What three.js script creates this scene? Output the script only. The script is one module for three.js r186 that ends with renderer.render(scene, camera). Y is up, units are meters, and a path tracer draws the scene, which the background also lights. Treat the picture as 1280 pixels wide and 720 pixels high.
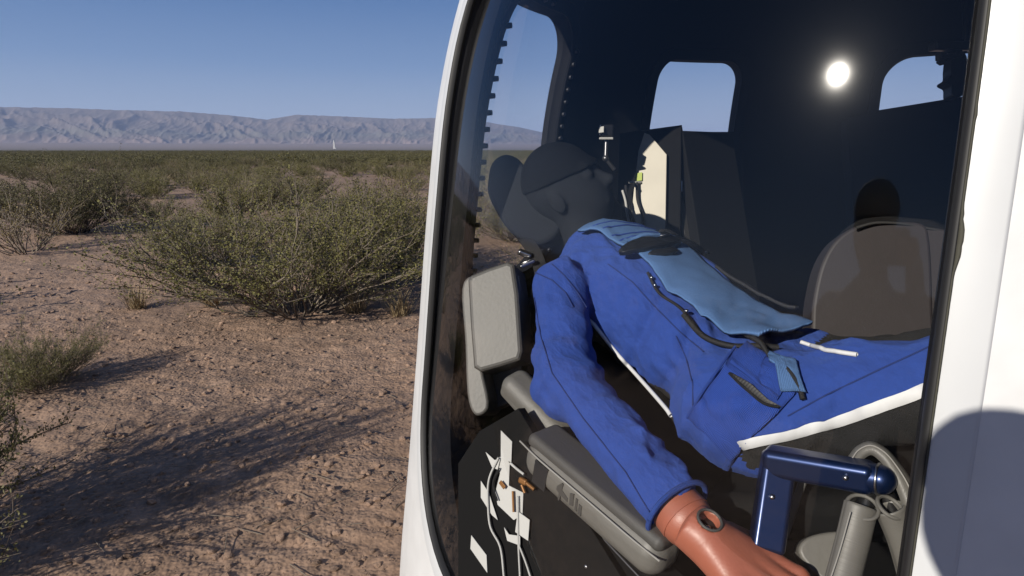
import * as THREE from 'three';
import { RoundedBoxGeometry } from 'three/addons/geometries/RoundedBoxGeometry.js';
import { mergeGeometries } from 'three/addons/utils/BufferGeometryUtils.js';
import { ImprovedNoise } from 'three/addons/math/ImprovedNoise.js';

// ---------------------------------------------------------------- camera, sky, sun, exposure
const scene = new THREE.Scene();
const EYE = new THREE.Vector3(0, 1.6, 0);
const camera = new THREE.PerspectiveCamera(50, 16 / 9, 0.02, 60000);
camera.position.copy(EYE);
const PITCH = Math.atan(173 / 772.02);
camera.rotation.x = -PITCH;
const SUN = new THREE.Vector3(-0.604, 0.424, 0.6745).normalize();          // towards the sun: low, behind the camera to the left
scene.background = makeSky();
scene.environment = scene.background;
scene.backgroundIntensity = 1; scene.environmentIntensity = 1;
const sun = new THREE.DirectionalLight(new THREE.Color().setRGB(1.0, 0.93, 0.82), 5.0);
sun.position.copy(SUN).multiplyScalar(40);
sun.castShadow = true; sun.shadow.radius = 1;
Object.assign(sun.shadow.camera, { left: -18, right: 18, top: 18, bottom: -18, near: 1, far: 120 });
sun.shadow.mapSize.set(4096, 4096);
scene.add(sun, sun.target);
const renderer = new THREE.WebGLRenderer({ antialias: true });
renderer.toneMapping = THREE.LinearToneMapping;
renderer.toneMappingExposure = 1.3;
renderer.shadowMap.enabled = true;
scene.fog = new THREE.FogExp2(new THREE.Color().setRGB(0.53, 0.66, 1.0), 0.00007);

function makeSky() {
  const W = 1024, H = 512, d = new Float32Array(W * H * 4);
  const stops = [[-90, .20, .15, .11], [-4, .22, .19, .17], [-0.5, .40, .46, .54], [0.5, .42, .50, .62], [3, .33, .43, .60], [7, .185, .30, .525], [12, .10, .205, .435], [20, .062, .145, .36], [40, .055, .12, .30], [90, .04, .09, .24]];
  for (let j = 0; j < H; j++) {
    const v = (j + .5) / H, el = (v - .5) * 180;
    let k = 0; while (k < stops.length - 2 && el > stops[k + 1][0]) k++;
    let t = THREE.MathUtils.clamp((el - stops[k][0]) / (stops[k + 1][0] - stops[k][0]), 0, 1);
    for (let i = 0; i < W; i++) {
      const a = ((i + .5) / W - .5) * 2 * Math.PI, ce = Math.cos(el * Math.PI / 180);
      const cs = Math.cos(a) * ce * SUN.x + Math.sin(a) * ce * SUN.z + Math.sin(el * Math.PI / 180) * SUN.y;
      const ang = Math.acos(THREE.MathUtils.clamp(cs, -1, 1));
      const g = el > -2 ? 1.0 * Math.exp(-ang / 0.10) + .05 * Math.exp(-ang / 0.5) : 0, o = (j * W + i) * 4;
      d[o] = (stops[k][1] * (1 - t) + stops[k + 1][1] * t + g * .9) * .76;
      d[o + 1] = (stops[k][2] * (1 - t) + stops[k + 1][2] * t + g * .92) * .76;
      d[o + 2] = (stops[k][3] * (1 - t) + stops[k + 1][3] * t + g * .95) * .76;
      d[o + 3] = 1;
    }
  }
  const tx = new THREE.DataTexture(d, W, H, THREE.RGBAFormat, THREE.FloatType);
  tx.mapping = THREE.EquirectangularReflectionMapping; tx.magFilter = THREE.LinearFilter; tx.minFilter = THREE.LinearFilter; tx.needsUpdate = true;
  return tx;
}

// ---------------------------------------------------------------- helpers
const V = (x, y, z) => new THREE.Vector3(x, y, z);
const { lerp, clamp, smoothstep } = THREE.MathUtils;
function rng(seed) { let s = seed >>> 0; return () => { s = (s + 0x6D2B79F5) >>> 0; let t = Math.imul(s ^ (s >>> 15), 1 | s); t = (t + Math.imul(t ^ (t >>> 7), 61 | t)) ^ t; return ((t ^ (t >>> 14)) >>> 0) / 4294967296; }; }
const perlin = new ImprovedNoise();
const noise = (x, y, z) => perlin.noise(x, y, z);
const fbm = (x, y, z, o = 4) => { let s = 0, a = .5; for (let i = 0; i < o; i++) { s += a * noise(x, y, z); x *= 2.03; y *= 2.03; z *= 2.03; a *= .5; } return s; };
const used = {};
function numbered(n) { const k = used[n] = (used[n] ?? -1) + 1; return k ? `${n}_${String(k).padStart(3, '0')}` : n; }
function tag(o, label, category, group, kind) { if (label) o.userData.label = label; if (category) o.userData.category = category; if (group) o.userData.group = group; if (kind) o.userData.kind = kind; return o; }
function thing(name, label, category, pos, group) { const o = new THREE.Group(); o.name = numbered(name); scene.add(o); if (pos) o.position.copy(pos); return tag(o, label, category, group); }
// a mesh whose geometry is given in world coordinates, hung under a parent that is only moved, never turned
function part(name, geo, mat, parent = scene, label) {
  const g = Array.isArray(geo) ? mergeGeometries(geo.map(x => { const y = x.index ? x.toNonIndexed() : x; for (const k of Object.keys(y.attributes)) if (!['position', 'normal', 'uv'].includes(k)) y.deleteAttribute(k); return y; })) : geo;
  const m = new THREE.Mesh(g, mat); m.name = parent === scene ? numbered(name) : name; m.castShadow = m.receiveShadow = true;
  const w = V(0, 0, 0); let p = parent; while (p && p !== scene) { w.add(p.position); p = p.parent; }
  m.position.sub(w); parent.add(m); if (label) m.userData.label = label; return m;
}
function sub(name, parent, label) { const g = new THREE.Group(); g.name = name; parent.add(g); if (label) g.userData.label = label; return g; }
// direction of a picture point (1280x720) and the place at a depth along the camera's axis
const F = 772.02, CP = Math.cos(PITCH), SP = Math.sin(PITCH);
function ray(px, py) { const x = (px - 640) / F, y = (360 - py) / F; return V(x, y * CP - SP, -(CP + y * SP)); }
const P = (px, py, z) => ray(px, py).multiplyScalar(z).add(EYE);
const camVec = (x, y, zb) => V(x, y * CP + zb * SP, zb * CP - y * SP);       // camera axes: right, up, back

function geoFrom(pos, idx, uv) { const g = new THREE.BufferGeometry(); g.setAttribute('position', new THREE.Float32BufferAttribute(pos, 3)); if (uv) g.setAttribute('uv', new THREE.Float32BufferAttribute(uv, 2)); g.setIndex(idx); g.computeVertexNormals(); return g; }
// a sheet of points[i][j] with thickness along its normals
function sheet(rows, th = .004, uvScale = 1) {
  const n = rows.length, m = rows[0].length, pos = [], uv = [], idx = [];
  const nor = (i, j) => { const a = rows[Math.min(i + 1, n - 1)][j].clone().sub(rows[Math.max(i - 1, 0)][j]), b = rows[i][Math.min(j + 1, m - 1)].clone().sub(rows[i][Math.max(j - 1, 0)]); return a.cross(b).normalize(); };
  for (const s of [0, 1]) for (let i = 0; i < n; i++) { let su = 0; for (let j = 0; j < m; j++) { if (j) su += rows[i][j].distanceTo(rows[i][j - 1]); const p = rows[i][j].clone().addScaledVector(nor(i, j), s ? -th / 2 : th / 2); pos.push(p.x, p.y, p.z); let sv = 0; uv.push(su * uvScale, (i / (n - 1)) * rows[0][0].distanceTo(rows[n - 1][0]) * uvScale + sv); } }
  const at = (s, i, j) => s * n * m + i * m + j;
  for (let i = 0; i < n - 1; i++) for (let j = 0; j < m - 1; j++) { idx.push(at(0, i, j), at(0, i + 1, j), at(0, i + 1, j + 1), at(0, i, j), at(0, i + 1, j + 1), at(0, i, j + 1)); idx.push(at(1, i, j), at(1, i + 1, j + 1), at(1, i + 1, j), at(1, i, j), at(1, i, j + 1), at(1, i + 1, j + 1)); }
  const rim = []; for (let j = 0; j < m; j++) rim.push([0, j]); for (let i = 1; i < n; i++) rim.push([i, m - 1]); for (let j = m - 2; j >= 0; j--) rim.push([n - 1, j]); for (let i = n - 2; i > 0; i--) rim.push([i, 0]);
  for (let k = 0; k < rim.length; k++) { const [a, b] = rim[k], [c, d] = rim[(k + 1) % rim.length]; idx.push(at(0, a, b), at(0, c, d), at(1, c, d), at(0, a, b), at(1, c, d), at(1, a, b)); }
  const g = geoFrom(pos, idx, uv); return g;
}
function tube(pts, r, seg = 40, rad = 8) { return new THREE.TubeGeometry(new THREE.CatmullRomCurve3(pts), seg, r, rad, false); }
// a rounded bar from A to B: width across (w), height along up (h)
function bar(A, B, w, h, up, r = .01, extra = 0) {
  const z = B.clone().sub(A), L = z.length() + extra; z.normalize();
  const x = up.clone().cross(z).normalize(), y = z.clone().cross(x).normalize();
  const g = new RoundedBoxGeometry(w, h, L, 4, Math.min(r, w * .49, h * .49, L * .49));
  g.applyMatrix4(new THREE.Matrix4().makeBasis(x, y, z).setPosition(A.clone().lerp(B, .5))); return g;
}
function rod(A, B, r1, r2 = r1, n = 16) { const d = B.clone().sub(A), g = new THREE.CylinderGeometry(r2, r1, d.length(), n); g.applyQuaternion(new THREE.Quaternion().setFromUnitVectors(V(0, 1, 0), d.clone().normalize())); g.translate(...A.clone().lerp(B, .5).toArray()); return g; }
function ball(c, rx, ry = rx, rz = rx, n = 20) { const g = new THREE.SphereGeometry(1, n, Math.round(n * .7)); g.scale(rx, ry, rz); g.translate(c.x, c.y, c.z); return g; }
// an outline of 3D points lying near one plane, made solid: pts in order, thickness along n
function slab(pts, n, th, bevel = .002) {
  n = n.clone().normalize(); const o = pts[0].clone(), u = pts[1].clone().sub(o); u.addScaledVector(n, -u.dot(n)).normalize(); const v = n.clone().cross(u);
  const q = pts.map(p => { const d = p.clone().sub(o); return new THREE.Vector2(d.dot(u), d.dot(v)); });
  const g = new THREE.ExtrudeGeometry(new THREE.Shape(q), { depth: th, bevelEnabled: bevel > 0, bevelSize: bevel, bevelThickness: bevel, bevelSegments: 3 });
  g.translate(0, 0, -th); g.applyMatrix4(new THREE.Matrix4().makeBasis(u, v, n).setPosition(o)); return g;
}
function smoothClosed(pts, n = 60) { return new THREE.CatmullRomCurve3(pts, true, 'centripetal').getPoints(n).slice(0, -1); }

// surface nets: the zero level of a distance field as one smooth mesh
function mesher(f, lo, hi, cell) {
  const nx = Math.ceil((hi.x - lo.x) / cell) + 1, ny = Math.ceil((hi.y - lo.y) / cell) + 1, nz = Math.ceil((hi.z - lo.z) / cell) + 1;
  const val = new Float32Array(nx * ny * nz), p = V(0, 0, 0), id = (i, j, k) => i + nx * (j + ny * k);
  for (let k = 0; k < nz; k++) for (let j = 0; j < ny; j++) for (let i = 0; i < nx; i++) val[id(i, j, k)] = f(p.set(lo.x + i * cell, lo.y + j * cell, lo.z + k * cell));
  const vid = new Int32Array(nx * ny * nz).fill(-1), pos = [], idx = [];
  const C8 = [[0, 0, 0], [1, 0, 0], [0, 1, 0], [1, 1, 0], [0, 0, 1], [1, 0, 1], [0, 1, 1], [1, 1, 1]], E12 = [[0, 1], [2, 3], [4, 5], [6, 7], [0, 2], [1, 3], [4, 6], [5, 7], [0, 4], [1, 5], [2, 6], [3, 7]];
  for (let k = 0; k < nz - 1; k++) for (let j = 0; j < ny - 1; j++) for (let i = 0; i < nx - 1; i++) {
    const v = C8.map(c => val[id(i + c[0], j + c[1], k + c[2])]); let neg = 0; for (const x of v) if (x < 0) neg++; if (!neg || neg === 8) continue;
    let sx = 0, sy = 0, sz = 0, n = 0;
    for (const [a, b] of E12) if ((v[a] < 0) !== (v[b] < 0)) { const t = v[a] / (v[a] - v[b]); sx += lerp(C8[a][0], C8[b][0], t); sy += lerp(C8[a][1], C8[b][1], t); sz += lerp(C8[a][2], C8[b][2], t); n++; }
    vid[id(i, j, k)] = pos.length / 3; pos.push(lo.x + (i + sx / n) * cell, lo.y + (j + sy / n) * cell, lo.z + (k + sz / n) * cell);
  }
  const quad = (a, b, c, d, flip) => { if (a < 0 || b < 0 || c < 0 || d < 0) return; flip ? idx.push(a, c, b, a, d, c) : idx.push(a, b, c, a, c, d); };
  for (let k = 1; k < nz - 1; k++) for (let j = 1; j < ny - 1; j++) for (let i = 1; i < nx - 1; i++) {
    const s = val[id(i, j, k)] < 0;
    if (s !== val[id(i + 1, j, k)] < 0) quad(vid[id(i, j - 1, k - 1)], vid[id(i, j, k - 1)], vid[id(i, j, k)], vid[id(i, j - 1, k)], !s);
    if (s !== val[id(i, j + 1, k)] < 0) quad(vid[id(i - 1, j, k - 1)], vid[id(i - 1, j, k)], vid[id(i, j, k)], vid[id(i, j, k - 1)], !s);
    if (s !== val[id(i, j, k + 1)] < 0) quad(vid[id(i - 1, j - 1, k)], vid[id(i, j - 1, k)], vid[id(i, j, k)], vid[id(i - 1, j, k)], !s);
  }
  return geoFrom(pos, idx);
}
const smin = (a, b, k) => { const h = Math.max(k - Math.abs(a - b), 0) / k; return Math.min(a, b) - h * h * k * .25; };
const _a = V(0, 0, 0), _b = V(0, 0, 0);
function cone2(p, A, B, ra, rb) { _a.copy(p).sub(A); _b.copy(B).sub(A); const t = clamp(_a.dot(_b) / _b.lengthSq(), 0, 1); return _a.addScaledVector(_b, -t).length() - lerp(ra, rb, t); }
function planarUV(g, a, b, s) { const q = g.attributes.position, uv = new Float32Array(q.count * 2); for (let i = 0; i < q.count; i++) { _a.fromBufferAttribute(q, i); uv[2 * i] = _a.dot(a) * s; uv[2 * i + 1] = _a.dot(b) * s; } g.setAttribute('uv', new THREE.BufferAttribute(uv, 2)); return g; }
function splitBy(g, f, n) { const out = Array.from({ length: n }, () => []), ix = g.index.array, q = g.attributes.position; for (let t = 0; t < ix.length; t += 3) { _a.set(0, 0, 0); for (let k = 0; k < 3; k++) _a.add(_b.fromBufferAttribute(q, ix[t + k])); _a.divideScalar(3); out[f(_a.clone())].push(ix[t], ix[t + 1], ix[t + 2]); } return out.map(l => { const h = new THREE.BufferGeometry(); for (const k in g.attributes) h.setAttribute(k, g.attributes[k]); h.setIndex(l); const map = new Map(), pos = [], nor = [], uv = []; const ni = l.map(v => { if (!map.has(v)) { map.set(v, pos.length / 3); pos.push(q.getX(v), q.getY(v), q.getZ(v)); const N = g.attributes.normal; nor.push(N.getX(v), N.getY(v), N.getZ(v)); const U = g.attributes.uv; if (U) uv.push(U.getX(v), U.getY(v)); } return map.get(v); }); const o = new THREE.BufferGeometry(); o.setAttribute('position', new THREE.Float32BufferAttribute(pos, 3)); o.setAttribute('normal', new THREE.Float32BufferAttribute(nor, 3)); if (uv.length) o.setAttribute('uv', new THREE.Float32BufferAttribute(uv, 2)); o.setIndex(ni); return o; }); }

// textures
function tex(size, f, srgb, repeat = 1) {
  const d = new Uint8Array(size * size * 4);
  for (let j = 0; j < size; j++) for (let i = 0; i < size; i++) { const c = f(i / size, j / size, i, j), o = 4 * (j * size + i); const [r, g, b] = Array.isArray(c) ? c : [c, c, c]; d[o] = clamp(r, 0, 1) * 255; d[o + 1] = clamp(g, 0, 1) * 255; d[o + 2] = clamp(b, 0, 1) * 255; d[o + 3] = 255; }
  const t = new THREE.DataTexture(d, size, size); t.wrapS = t.wrapT = THREE.RepeatWrapping; t.magFilter = THREE.LinearFilter; t.minFilter = THREE.LinearMipmapLinearFilter; t.generateMipmaps = true; if (srgb) t.colorSpace = THREE.SRGBColorSpace; t.repeat.set(repeat, repeat); t.needsUpdate = true; return t;
}
// seamless noise: two samples blended at the edges
const tile = (f, u, v) => { const w = smoothstep(u, .7, 1), h = smoothstep(v, .7, 1); return (f(u, v) * (1 - w) + f(u - 1, v) * w) * (1 - h) + (f(u, v - 1) * (1 - w) + f(u - 1, v - 1) * w) * h; };
const weave = tex(256, (u, v, i, j) => { const a = Math.sin(u * Math.PI * 64) * .5 + .5, b = Math.sin(v * Math.PI * 64) * .5 + .5; return ((i >> 2) + (j >> 2)) % 2 ? .35 + .6 * a : .35 + .6 * b; });
const leatherBump = tex(512, (u, v) => { const n = tile((x, y) => fbm(x * 60, y * 60, 3.1, 3), u, v), m = tile((x, y) => fbm(x * 9, y * 9, 7.7, 3), u, v); return .5 + .5 * n + .35 * m; });
const suitBump = tex(512, (u, v, i, j) => { const r = tile((x, y) => { let s = 0, a = .5, f = 2.2; for (let k = 0; k < 4; k++) { s += a * (1 - Math.abs(noise(x * f + 3 * k, y * f * 1.6, 2.2 + k)) * 2); f *= 2; a *= .5; } return s; }, u, v); return .15 + .55 * r + .05 * Math.sin(u * Math.PI * 256) * Math.sin(v * Math.PI * 256); });
const clothTone = tex(512, (u, v) => { const n = tile((x, y) => fbm(x * 90, y * 90, 1.3, 2), u, v), m = tile((x, y) => fbm(x * 6, y * 6, 5, 3), u, v); return .86 + .22 * n + .12 * m; }, false);
const bandTone = tex(512, (u, v) => { const a = Math.sin(u * Math.PI * 120) * Math.sin(v * Math.PI * 120), n = tile((x, y) => fbm(x * 60, y * 60, 4, 2), u, v), m = tile((x, y) => fbm(x * 5, y * 5, 8, 3), u, v); return .80 + .17 * a + .25 * n + .12 * m; }, false);
const dustMap = tex(1024, (u, v) => { const s = tile((x, y) => fbm(x * 5 + y * 2, y * 16 - x * 3, 3, 4), u, v), d = tile((x, y) => fbm(x * 120, y * 120, 6, 2), u, v), b = tile((x, y) => fbm(x * 3, y * 3, 12, 3), u, v); const k = .33 + .05 * s + .04 * b + .25 * smoothstep(d, .40, .55); return [0, k, 0]; }, false);
const grimeTone = tex(512, (u, v) => { const n = tile((x, y) => fbm(x * 12, y * 12, 9, 4), u, v); return .93 + .12 * n; }, false);
const std = (c, rough, o = {}) => { const { phys, ...r } = o; const m = new (phys ? THREE.MeshPhysicalMaterial : THREE.MeshStandardMaterial)({ roughness: rough, ...r }); m.color.setRGB(...c.map(v => v < .9 ? v * .68 : v)); return m; };
const rep = (t, n) => { const c = t.clone(); c.repeat.set(n, n); c.needsUpdate = true; return c; };
const M = {
  hull: std([.86, .87, .88], .42, { map: grimeTone, bumpMap: leatherBump, bumpScale: .0004 }),
  trim: std([.74, .76, .78], .4, { map: grimeTone }),
  gasket: std([.012, .012, .013], .6),
  sealant: std([.06, .058, .042], .8),
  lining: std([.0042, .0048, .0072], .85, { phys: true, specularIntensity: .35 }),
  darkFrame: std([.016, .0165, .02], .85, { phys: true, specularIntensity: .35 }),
  bolt: std([.16, .16, .17], .35, { metalness: .8 }),
  boltDark: std([.05, .05, .055], .4, { metalness: .7 }),
  suit: std([.025, .084, .43], .85, { phys: true, map: rep(clothTone, 2), bumpMap: rep(suitBump, 1), bumpScale: .012, sheen: .3, sheenRoughness: .6, sheenColor: new THREE.Color(.1, .2, .6) }),
  pocket: std([.021, .086, .50], .85, { map: rep(clothTone, 3), bumpMap: rep(weave, 2), bumpScale: .003 }),
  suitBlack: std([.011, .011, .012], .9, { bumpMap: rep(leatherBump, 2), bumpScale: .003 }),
  pipe: std([.74, .75, .76], .6),
  band: std([.13, .29, .64], .8, { map: rep(bandTone, 1), bumpMap: rep(weave, 2), bumpScale: .003 }),
  strap: std([.012, .012, .014], .6, { bumpMap: rep(weave, 6), bumpScale: .0006 }),
  plastic: std([.012, .012, .013], .3),
  steel: std([.55, .55, .56], .28, { metalness: 1 }),
  grey: std([.165, .158, .142], .5, { map: grimeTone, bumpMap: rep(leatherBump, 2), bumpScale: .0004 }),
  wing: std([.098, .094, .085], .5, { map: grimeTone, bumpMap: rep(leatherBump, 2), bumpScale: .0004 }),
  greyDark: std([.075, .072, .067], .55, { map: grimeTone, bumpMap: rep(leatherBump, 2), bumpScale: .0004 }),
  mauve: std([.033, .027, .029], .6, { map: grimeTone, bumpMap: rep(leatherBump, 2), bumpScale: .0004 }),
  seam: std([.03, .03, .03], .8),
  thread: std([.30, .29, .27], .8),
  anod: std([.004, .021, .09], .38, { metalness: .75, phys: true, clearcoat: .4, clearcoatRoughness: .2 }),
  skin: std([.40, .125, .075], .5, { phys: true, clearcoat: .15, clearcoatRoughness: .35, map: grimeTone, bumpMap: leatherBump, bumpScale: .0004 }),
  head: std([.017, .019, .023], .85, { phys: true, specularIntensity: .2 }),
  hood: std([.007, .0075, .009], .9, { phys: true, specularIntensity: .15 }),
  tape: std([.52, .52, .50], .7, { bumpMap: leatherBump, bumpScale: .0008 }),
  brass: std([.26, .115, .03], .45, { metalness: .4 }),
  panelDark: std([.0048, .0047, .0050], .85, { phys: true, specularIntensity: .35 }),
  white: std([.68, .64, .54], .6, { map: grimeTone }),
  tagGreen: std([.45, .55, .12], .7),
  seamBlue: std([.010, .03, .16], .9),
};

// ---------------------------------------------------------------- the capsule: hull, lining, windows
const AX = V(1.16914, 0, -1.94577);
const PROF = [[0, 1.565], [.34, 1.538], [.65, 1.503], [1.03, 1.463], [1.46, 1.419], [1.745, 1.381], [2.0, 1.316], [2.3, 1.19], [2.55, .97], [2.7, .6], [2.75, .0]];
function Rf(y) {                                                            // hull radius at a height, smooth (monotone cubic)
  const p = PROF; if (y <= 0) return p[0][1]; if (y >= 2.75) return 0;
  let k = 0; while (y > p[k + 1][0]) k++;
  const s = i => (p[i + 1][1] - p[i][1]) / (p[i + 1][0] - p[i][0]), m = i => i === 0 ? s(0) : i === p.length - 1 ? s(i - 1) : (s(i - 1) + s(i)) / 2;
  const h = p[k + 1][0] - p[k][0], t = (y - p[k][0]) / h, t2 = t * t, t3 = t2 * t;
  return (2 * t3 - 3 * t2 + 1) * p[k][1] + (t3 - 2 * t2 + t) * h * m(k) + (-2 * t3 + 3 * t2) * p[k + 1][1] + (t3 - t2) * h * m(k + 1);
}
const RAD = Math.PI / 180;
function onHull(az, y, off = 0) { const r = Math.max(Rf(y) + off, 0); return V(AX.x + r * Math.sin(az * RAD), y, AX.z - r * Math.cos(az * RAD)); }
function hullN(az, y, tilt = 0) { const sl = (Rf(y + .01) - Rf(y - .01)) / .02 - tilt; return V(Math.sin(az * RAD), -sl, -Math.cos(az * RAD)).normalize(); }
const WINS = [
  { a0: 208.15, a1: 252.4, y0: .64, y1: 2.16, r: .36, near: true },
  { a0: 284.5, a1: 312.2, y0: 1.06, y1: 2.13, r: .16 },
  { a0: 338.0, a1: 358.4, y0: 1.0, y1: 2.02, r: .10 },
  { a0: 27.6, a1: 46.5, y0: 1.0, y1: 2.02, r: .13 },
];
function span(w, az) {
  const R = Rf((w.y0 + w.y1) / 2), s = Math.min(az - w.a0, w.a1 - az) * RAD * R; let e = 0;
  if (s < w.r) { const d = w.r - Math.max(s, 0); e = w.r - Math.sqrt(Math.max(w.r * w.r - d * d, 0)); }
  return [w.y0 + e, w.y1 - e];
}
function columns(w) { const R = Rf((w.y0 + w.y1) / 2), out = []; for (let i = 0; i <= 14; i++) { const s = w.r * (1 - Math.cos(i / 14 * Math.PI / 2)) / R / RAD; out.push(w.a0 + s, w.a1 - s); } const c = w.r / R / RAD; for (let a = w.a0 + c + 1; a < w.a1 - c; a += 1) out.push(a); return [...new Set(out.map(x => +x.toFixed(5)))].sort((x, y) => x - y); }
function outline(w) { const c = columns(w), o = []; for (const a of c) o.push([a, span(w, a)[0]]); for (let i = 1; i < 16; i++) { const l = span(w, w.a1); o.push([w.a1, lerp(l[0], l[1], i / 16)]); } for (const a of [...c].reverse()) o.push([a, span(w, a)[1]]); for (let i = 15; i > 0; i--) { const l = span(w, w.a0); o.push([w.a0, lerp(l[0], l[1], i / 16)]); } return o; }
function shell(off, y0, yTop) {
  let az = []; for (let a = 0; a < 360; a += 1.5) az.push(a); for (const w of WINS) az.push(...columns(w)); az = [...new Set(az.map(x => +x.toFixed(5)))].sort((a, b) => a - b); az.push(360);
  const pos = [], nor = [], uv = [], idx = [];
  for (let c = 0; c < az.length - 1; c++) {
    const L = az[c], Rr = az[c + 1]; if (Rr - L < 1e-4) continue; const mid = (L + Rr) / 2, w = WINS.find(q => mid > q.a0 && mid < q.a1);
    const segs = w ? [[y0, span(w, L)[0], y0, span(w, Rr)[0], 26], [span(w, L)[1], yTop, span(w, Rr)[1], yTop, 26]] : [[y0, yTop, y0, yTop, 64]];
    for (const [l0, l1, r0, r1, n] of segs) {
      const base = pos.length / 3;
      for (let i = 0; i <= n; i++) for (const [a, lo, hi] of [[L, l0, l1], [Rr, r0, r1]]) { const y = lerp(lo, hi, i / n), p = onHull(a, y, off), q = hullN(a, y).multiplyScalar(off < 0 ? -1 : 1); pos.push(p.x, p.y, p.z); nor.push(q.x, q.y, q.z); uv.push(a * RAD * 1.45, y); }
      for (let i = 0; i < n; i++) { const a = base + 2 * i, f = [a, a + 1, a + 3, a, a + 3, a + 2]; if (off < 0) f.reverse(); idx.push(...f); }
    }
  }
  const g = new THREE.BufferGeometry(); g.setAttribute('position', new THREE.Float32BufferAttribute(pos, 3)); g.setAttribute('normal', new THREE.Float32BufferAttribute(nor, 3)); g.setAttribute('uv', new THREE.Float32BufferAttribute(uv, 2)); g.setIndex(idx.reverse()); return g;
}
function offsetOutline(o, d) {                                              // d > 0 grows the outline, metres on the hull
  return o.map(([a, y], i) => { const [pa, py] = o[(i + o.length - 1) % o.length], [na, ny] = o[(i + 1) % o.length], R = Rf(y); let tx = (na - pa) * RAD * R, ty = ny - py; const l = Math.hypot(tx, ty) || 1; return [a + d * (ty / l) / R / RAD, y - d * tx / l]; });
}
// a ring round an outline: a closed strip through profile points [grow, off]
function ringGeo(o, prof) {
  const pos = [], idx = [], uv = [], n = o.length, k = prof.length, rings = prof.map(([d, h]) => offsetOutline(o, d).map(([a, y]) => onHull(a, y, h)));
  for (let i = 0; i < n; i++) for (let j = 0; j < k; j++) { const p = rings[j][i]; pos.push(p.x, p.y, p.z); uv.push(i * .02, j * .02); }
  for (let i = 0; i < n; i++) for (let j = 0; j < k; j++) { const a = i * k + j, b = ((i + 1) % n) * k + j, c = ((i + 1) % n) * k + (j + 1) % k, d = i * k + (j + 1) % k; idx.push(a, b, c, a, c, d); }
  return geoFrom(pos, idx, uv);
}
function paneGeo(w, off, tilt = 0) {
  const c = columns(w).filter((a, i, l) => i % 2 === 0 || i === l.length - 1), pos = [], nor = [], uv = [], idx = [], n = 44;
  const cs = []; for (const a of c) cs.push(a);
  cs.forEach(a => { const [lo, hi] = span(w, a); for (let i = 0; i <= n; i++) { const y = lerp(lo, hi, i / n), p = onHull(a, y, off - tilt * (y - w.y0)), q = hullN(a, y, tilt); pos.push(p.x, p.y, p.z); nor.push(q.x, q.y, q.z); uv.push(a * .025, y); } });
  for (let j = 0; j < cs.length - 1; j++) for (let i = 0; i < n; i++) { const a = j * (n + 1) + i, b = a + n + 1; idx.push(a, a + 1, b + 1, a, b + 1, b); }
  const g = new THREE.BufferGeometry(); g.setAttribute('position', new THREE.Float32BufferAttribute(pos, 3)); g.setAttribute('normal', new THREE.Float32BufferAttribute(nor, 3)); g.setAttribute('uv', new THREE.Float32BufferAttribute(uv, 2)); g.setIndex(idx); return g;
}
const glass = std([1, 1, 1], .13, { phys: true, roughnessMap: dustMap, transmission: 1, thickness: 0, ior: 1.5 });
const glassFar = std([.97, .98, 1], .02, { phys: true, transmission: 1, thickness: 0, ior: 1.5 });
const WALL = -.075;
const capsule = thing('space_capsule', 'white tapered space capsule with a large rounded window, standing on the desert ground', 'space capsule', V(AX.x, 0, AX.z));
part('hull', shell(0, .02, 2.748), M.hull, capsule);
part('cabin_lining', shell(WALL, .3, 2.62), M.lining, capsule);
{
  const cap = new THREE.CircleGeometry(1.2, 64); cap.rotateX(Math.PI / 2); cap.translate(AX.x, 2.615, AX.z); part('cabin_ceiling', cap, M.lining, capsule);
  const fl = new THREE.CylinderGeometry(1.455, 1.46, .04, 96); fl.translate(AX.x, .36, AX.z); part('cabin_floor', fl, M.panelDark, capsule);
  const base = new THREE.CylinderGeometry(1.40, 1.30, .1, 96); base.translate(AX.x, .0, AX.z); part('base_ring', base, M.darkFrame, capsule);
}
WINS.forEach((w, i) => {
  const g = sub('window', capsule, w.near ? 'large rounded window facing the camera' : undefined), o = outline(w);
  part('reveal', ringGeo(o, [[.0, -.003], [.001, WALL - .001], [.006, WALL - .001], [.006, -.003]]), M.darkFrame, g);
  part('pane', paneGeo(w, w.near ? -.010 : -.03, w.near ? .012 : 0), w.near ? glass : glassFar, g);
  if (w.near) {
    part('window_frame', ringGeo(o, [[.005, .0025], [.045, .0045], [.05, .0], [.05, -.004], [.005, -.004]]), M.trim, g);
    part('gasket', ringGeo(o, [[-.004, -.008], [-.003, .001], [.002, .0035], [.005, .0032], [.005, -.006], [-.004, -.014]]), M.gasket, g);
  } else part('window_frame', ringGeo(o, [[.0, WALL - .012], [.045, WALL - .012], [.05, WALL], [.0, WALL]]), M.darkFrame, g);
  if (i === 1) {                                                            // bolt heads round the left window
    const edge = [];
    for (let k = 0; k < 17; k++) edge.push([w.a0, 1.10 + k * .057]);
    for (let k = 0; k < 18; k++) edge.push([w.a1, 1.14 + k * .051]);
    for (let k = 0; k < 5; k++) edge.push([w.a0 + 3 + k * 3.3, w.y1]);
    for (const [a, y] of edge) { const s = a === w.a0 ? 1 : -1, aa = a + (y === w.y1 ? 0 : a === w.a0 ? -.2 : .9), yy = y + (y === w.y1 ? .018 : 0); const A = onHull(aa, yy, WALL - .004), B = onHull(aa, yy, WALL - (a === w.a0 ? .030 : .022)); part('bolt', rod(A, B, .011, .009, 8), a === w.a0 ? M.boltDark : M.bolt, g); }
  }
});
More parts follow.
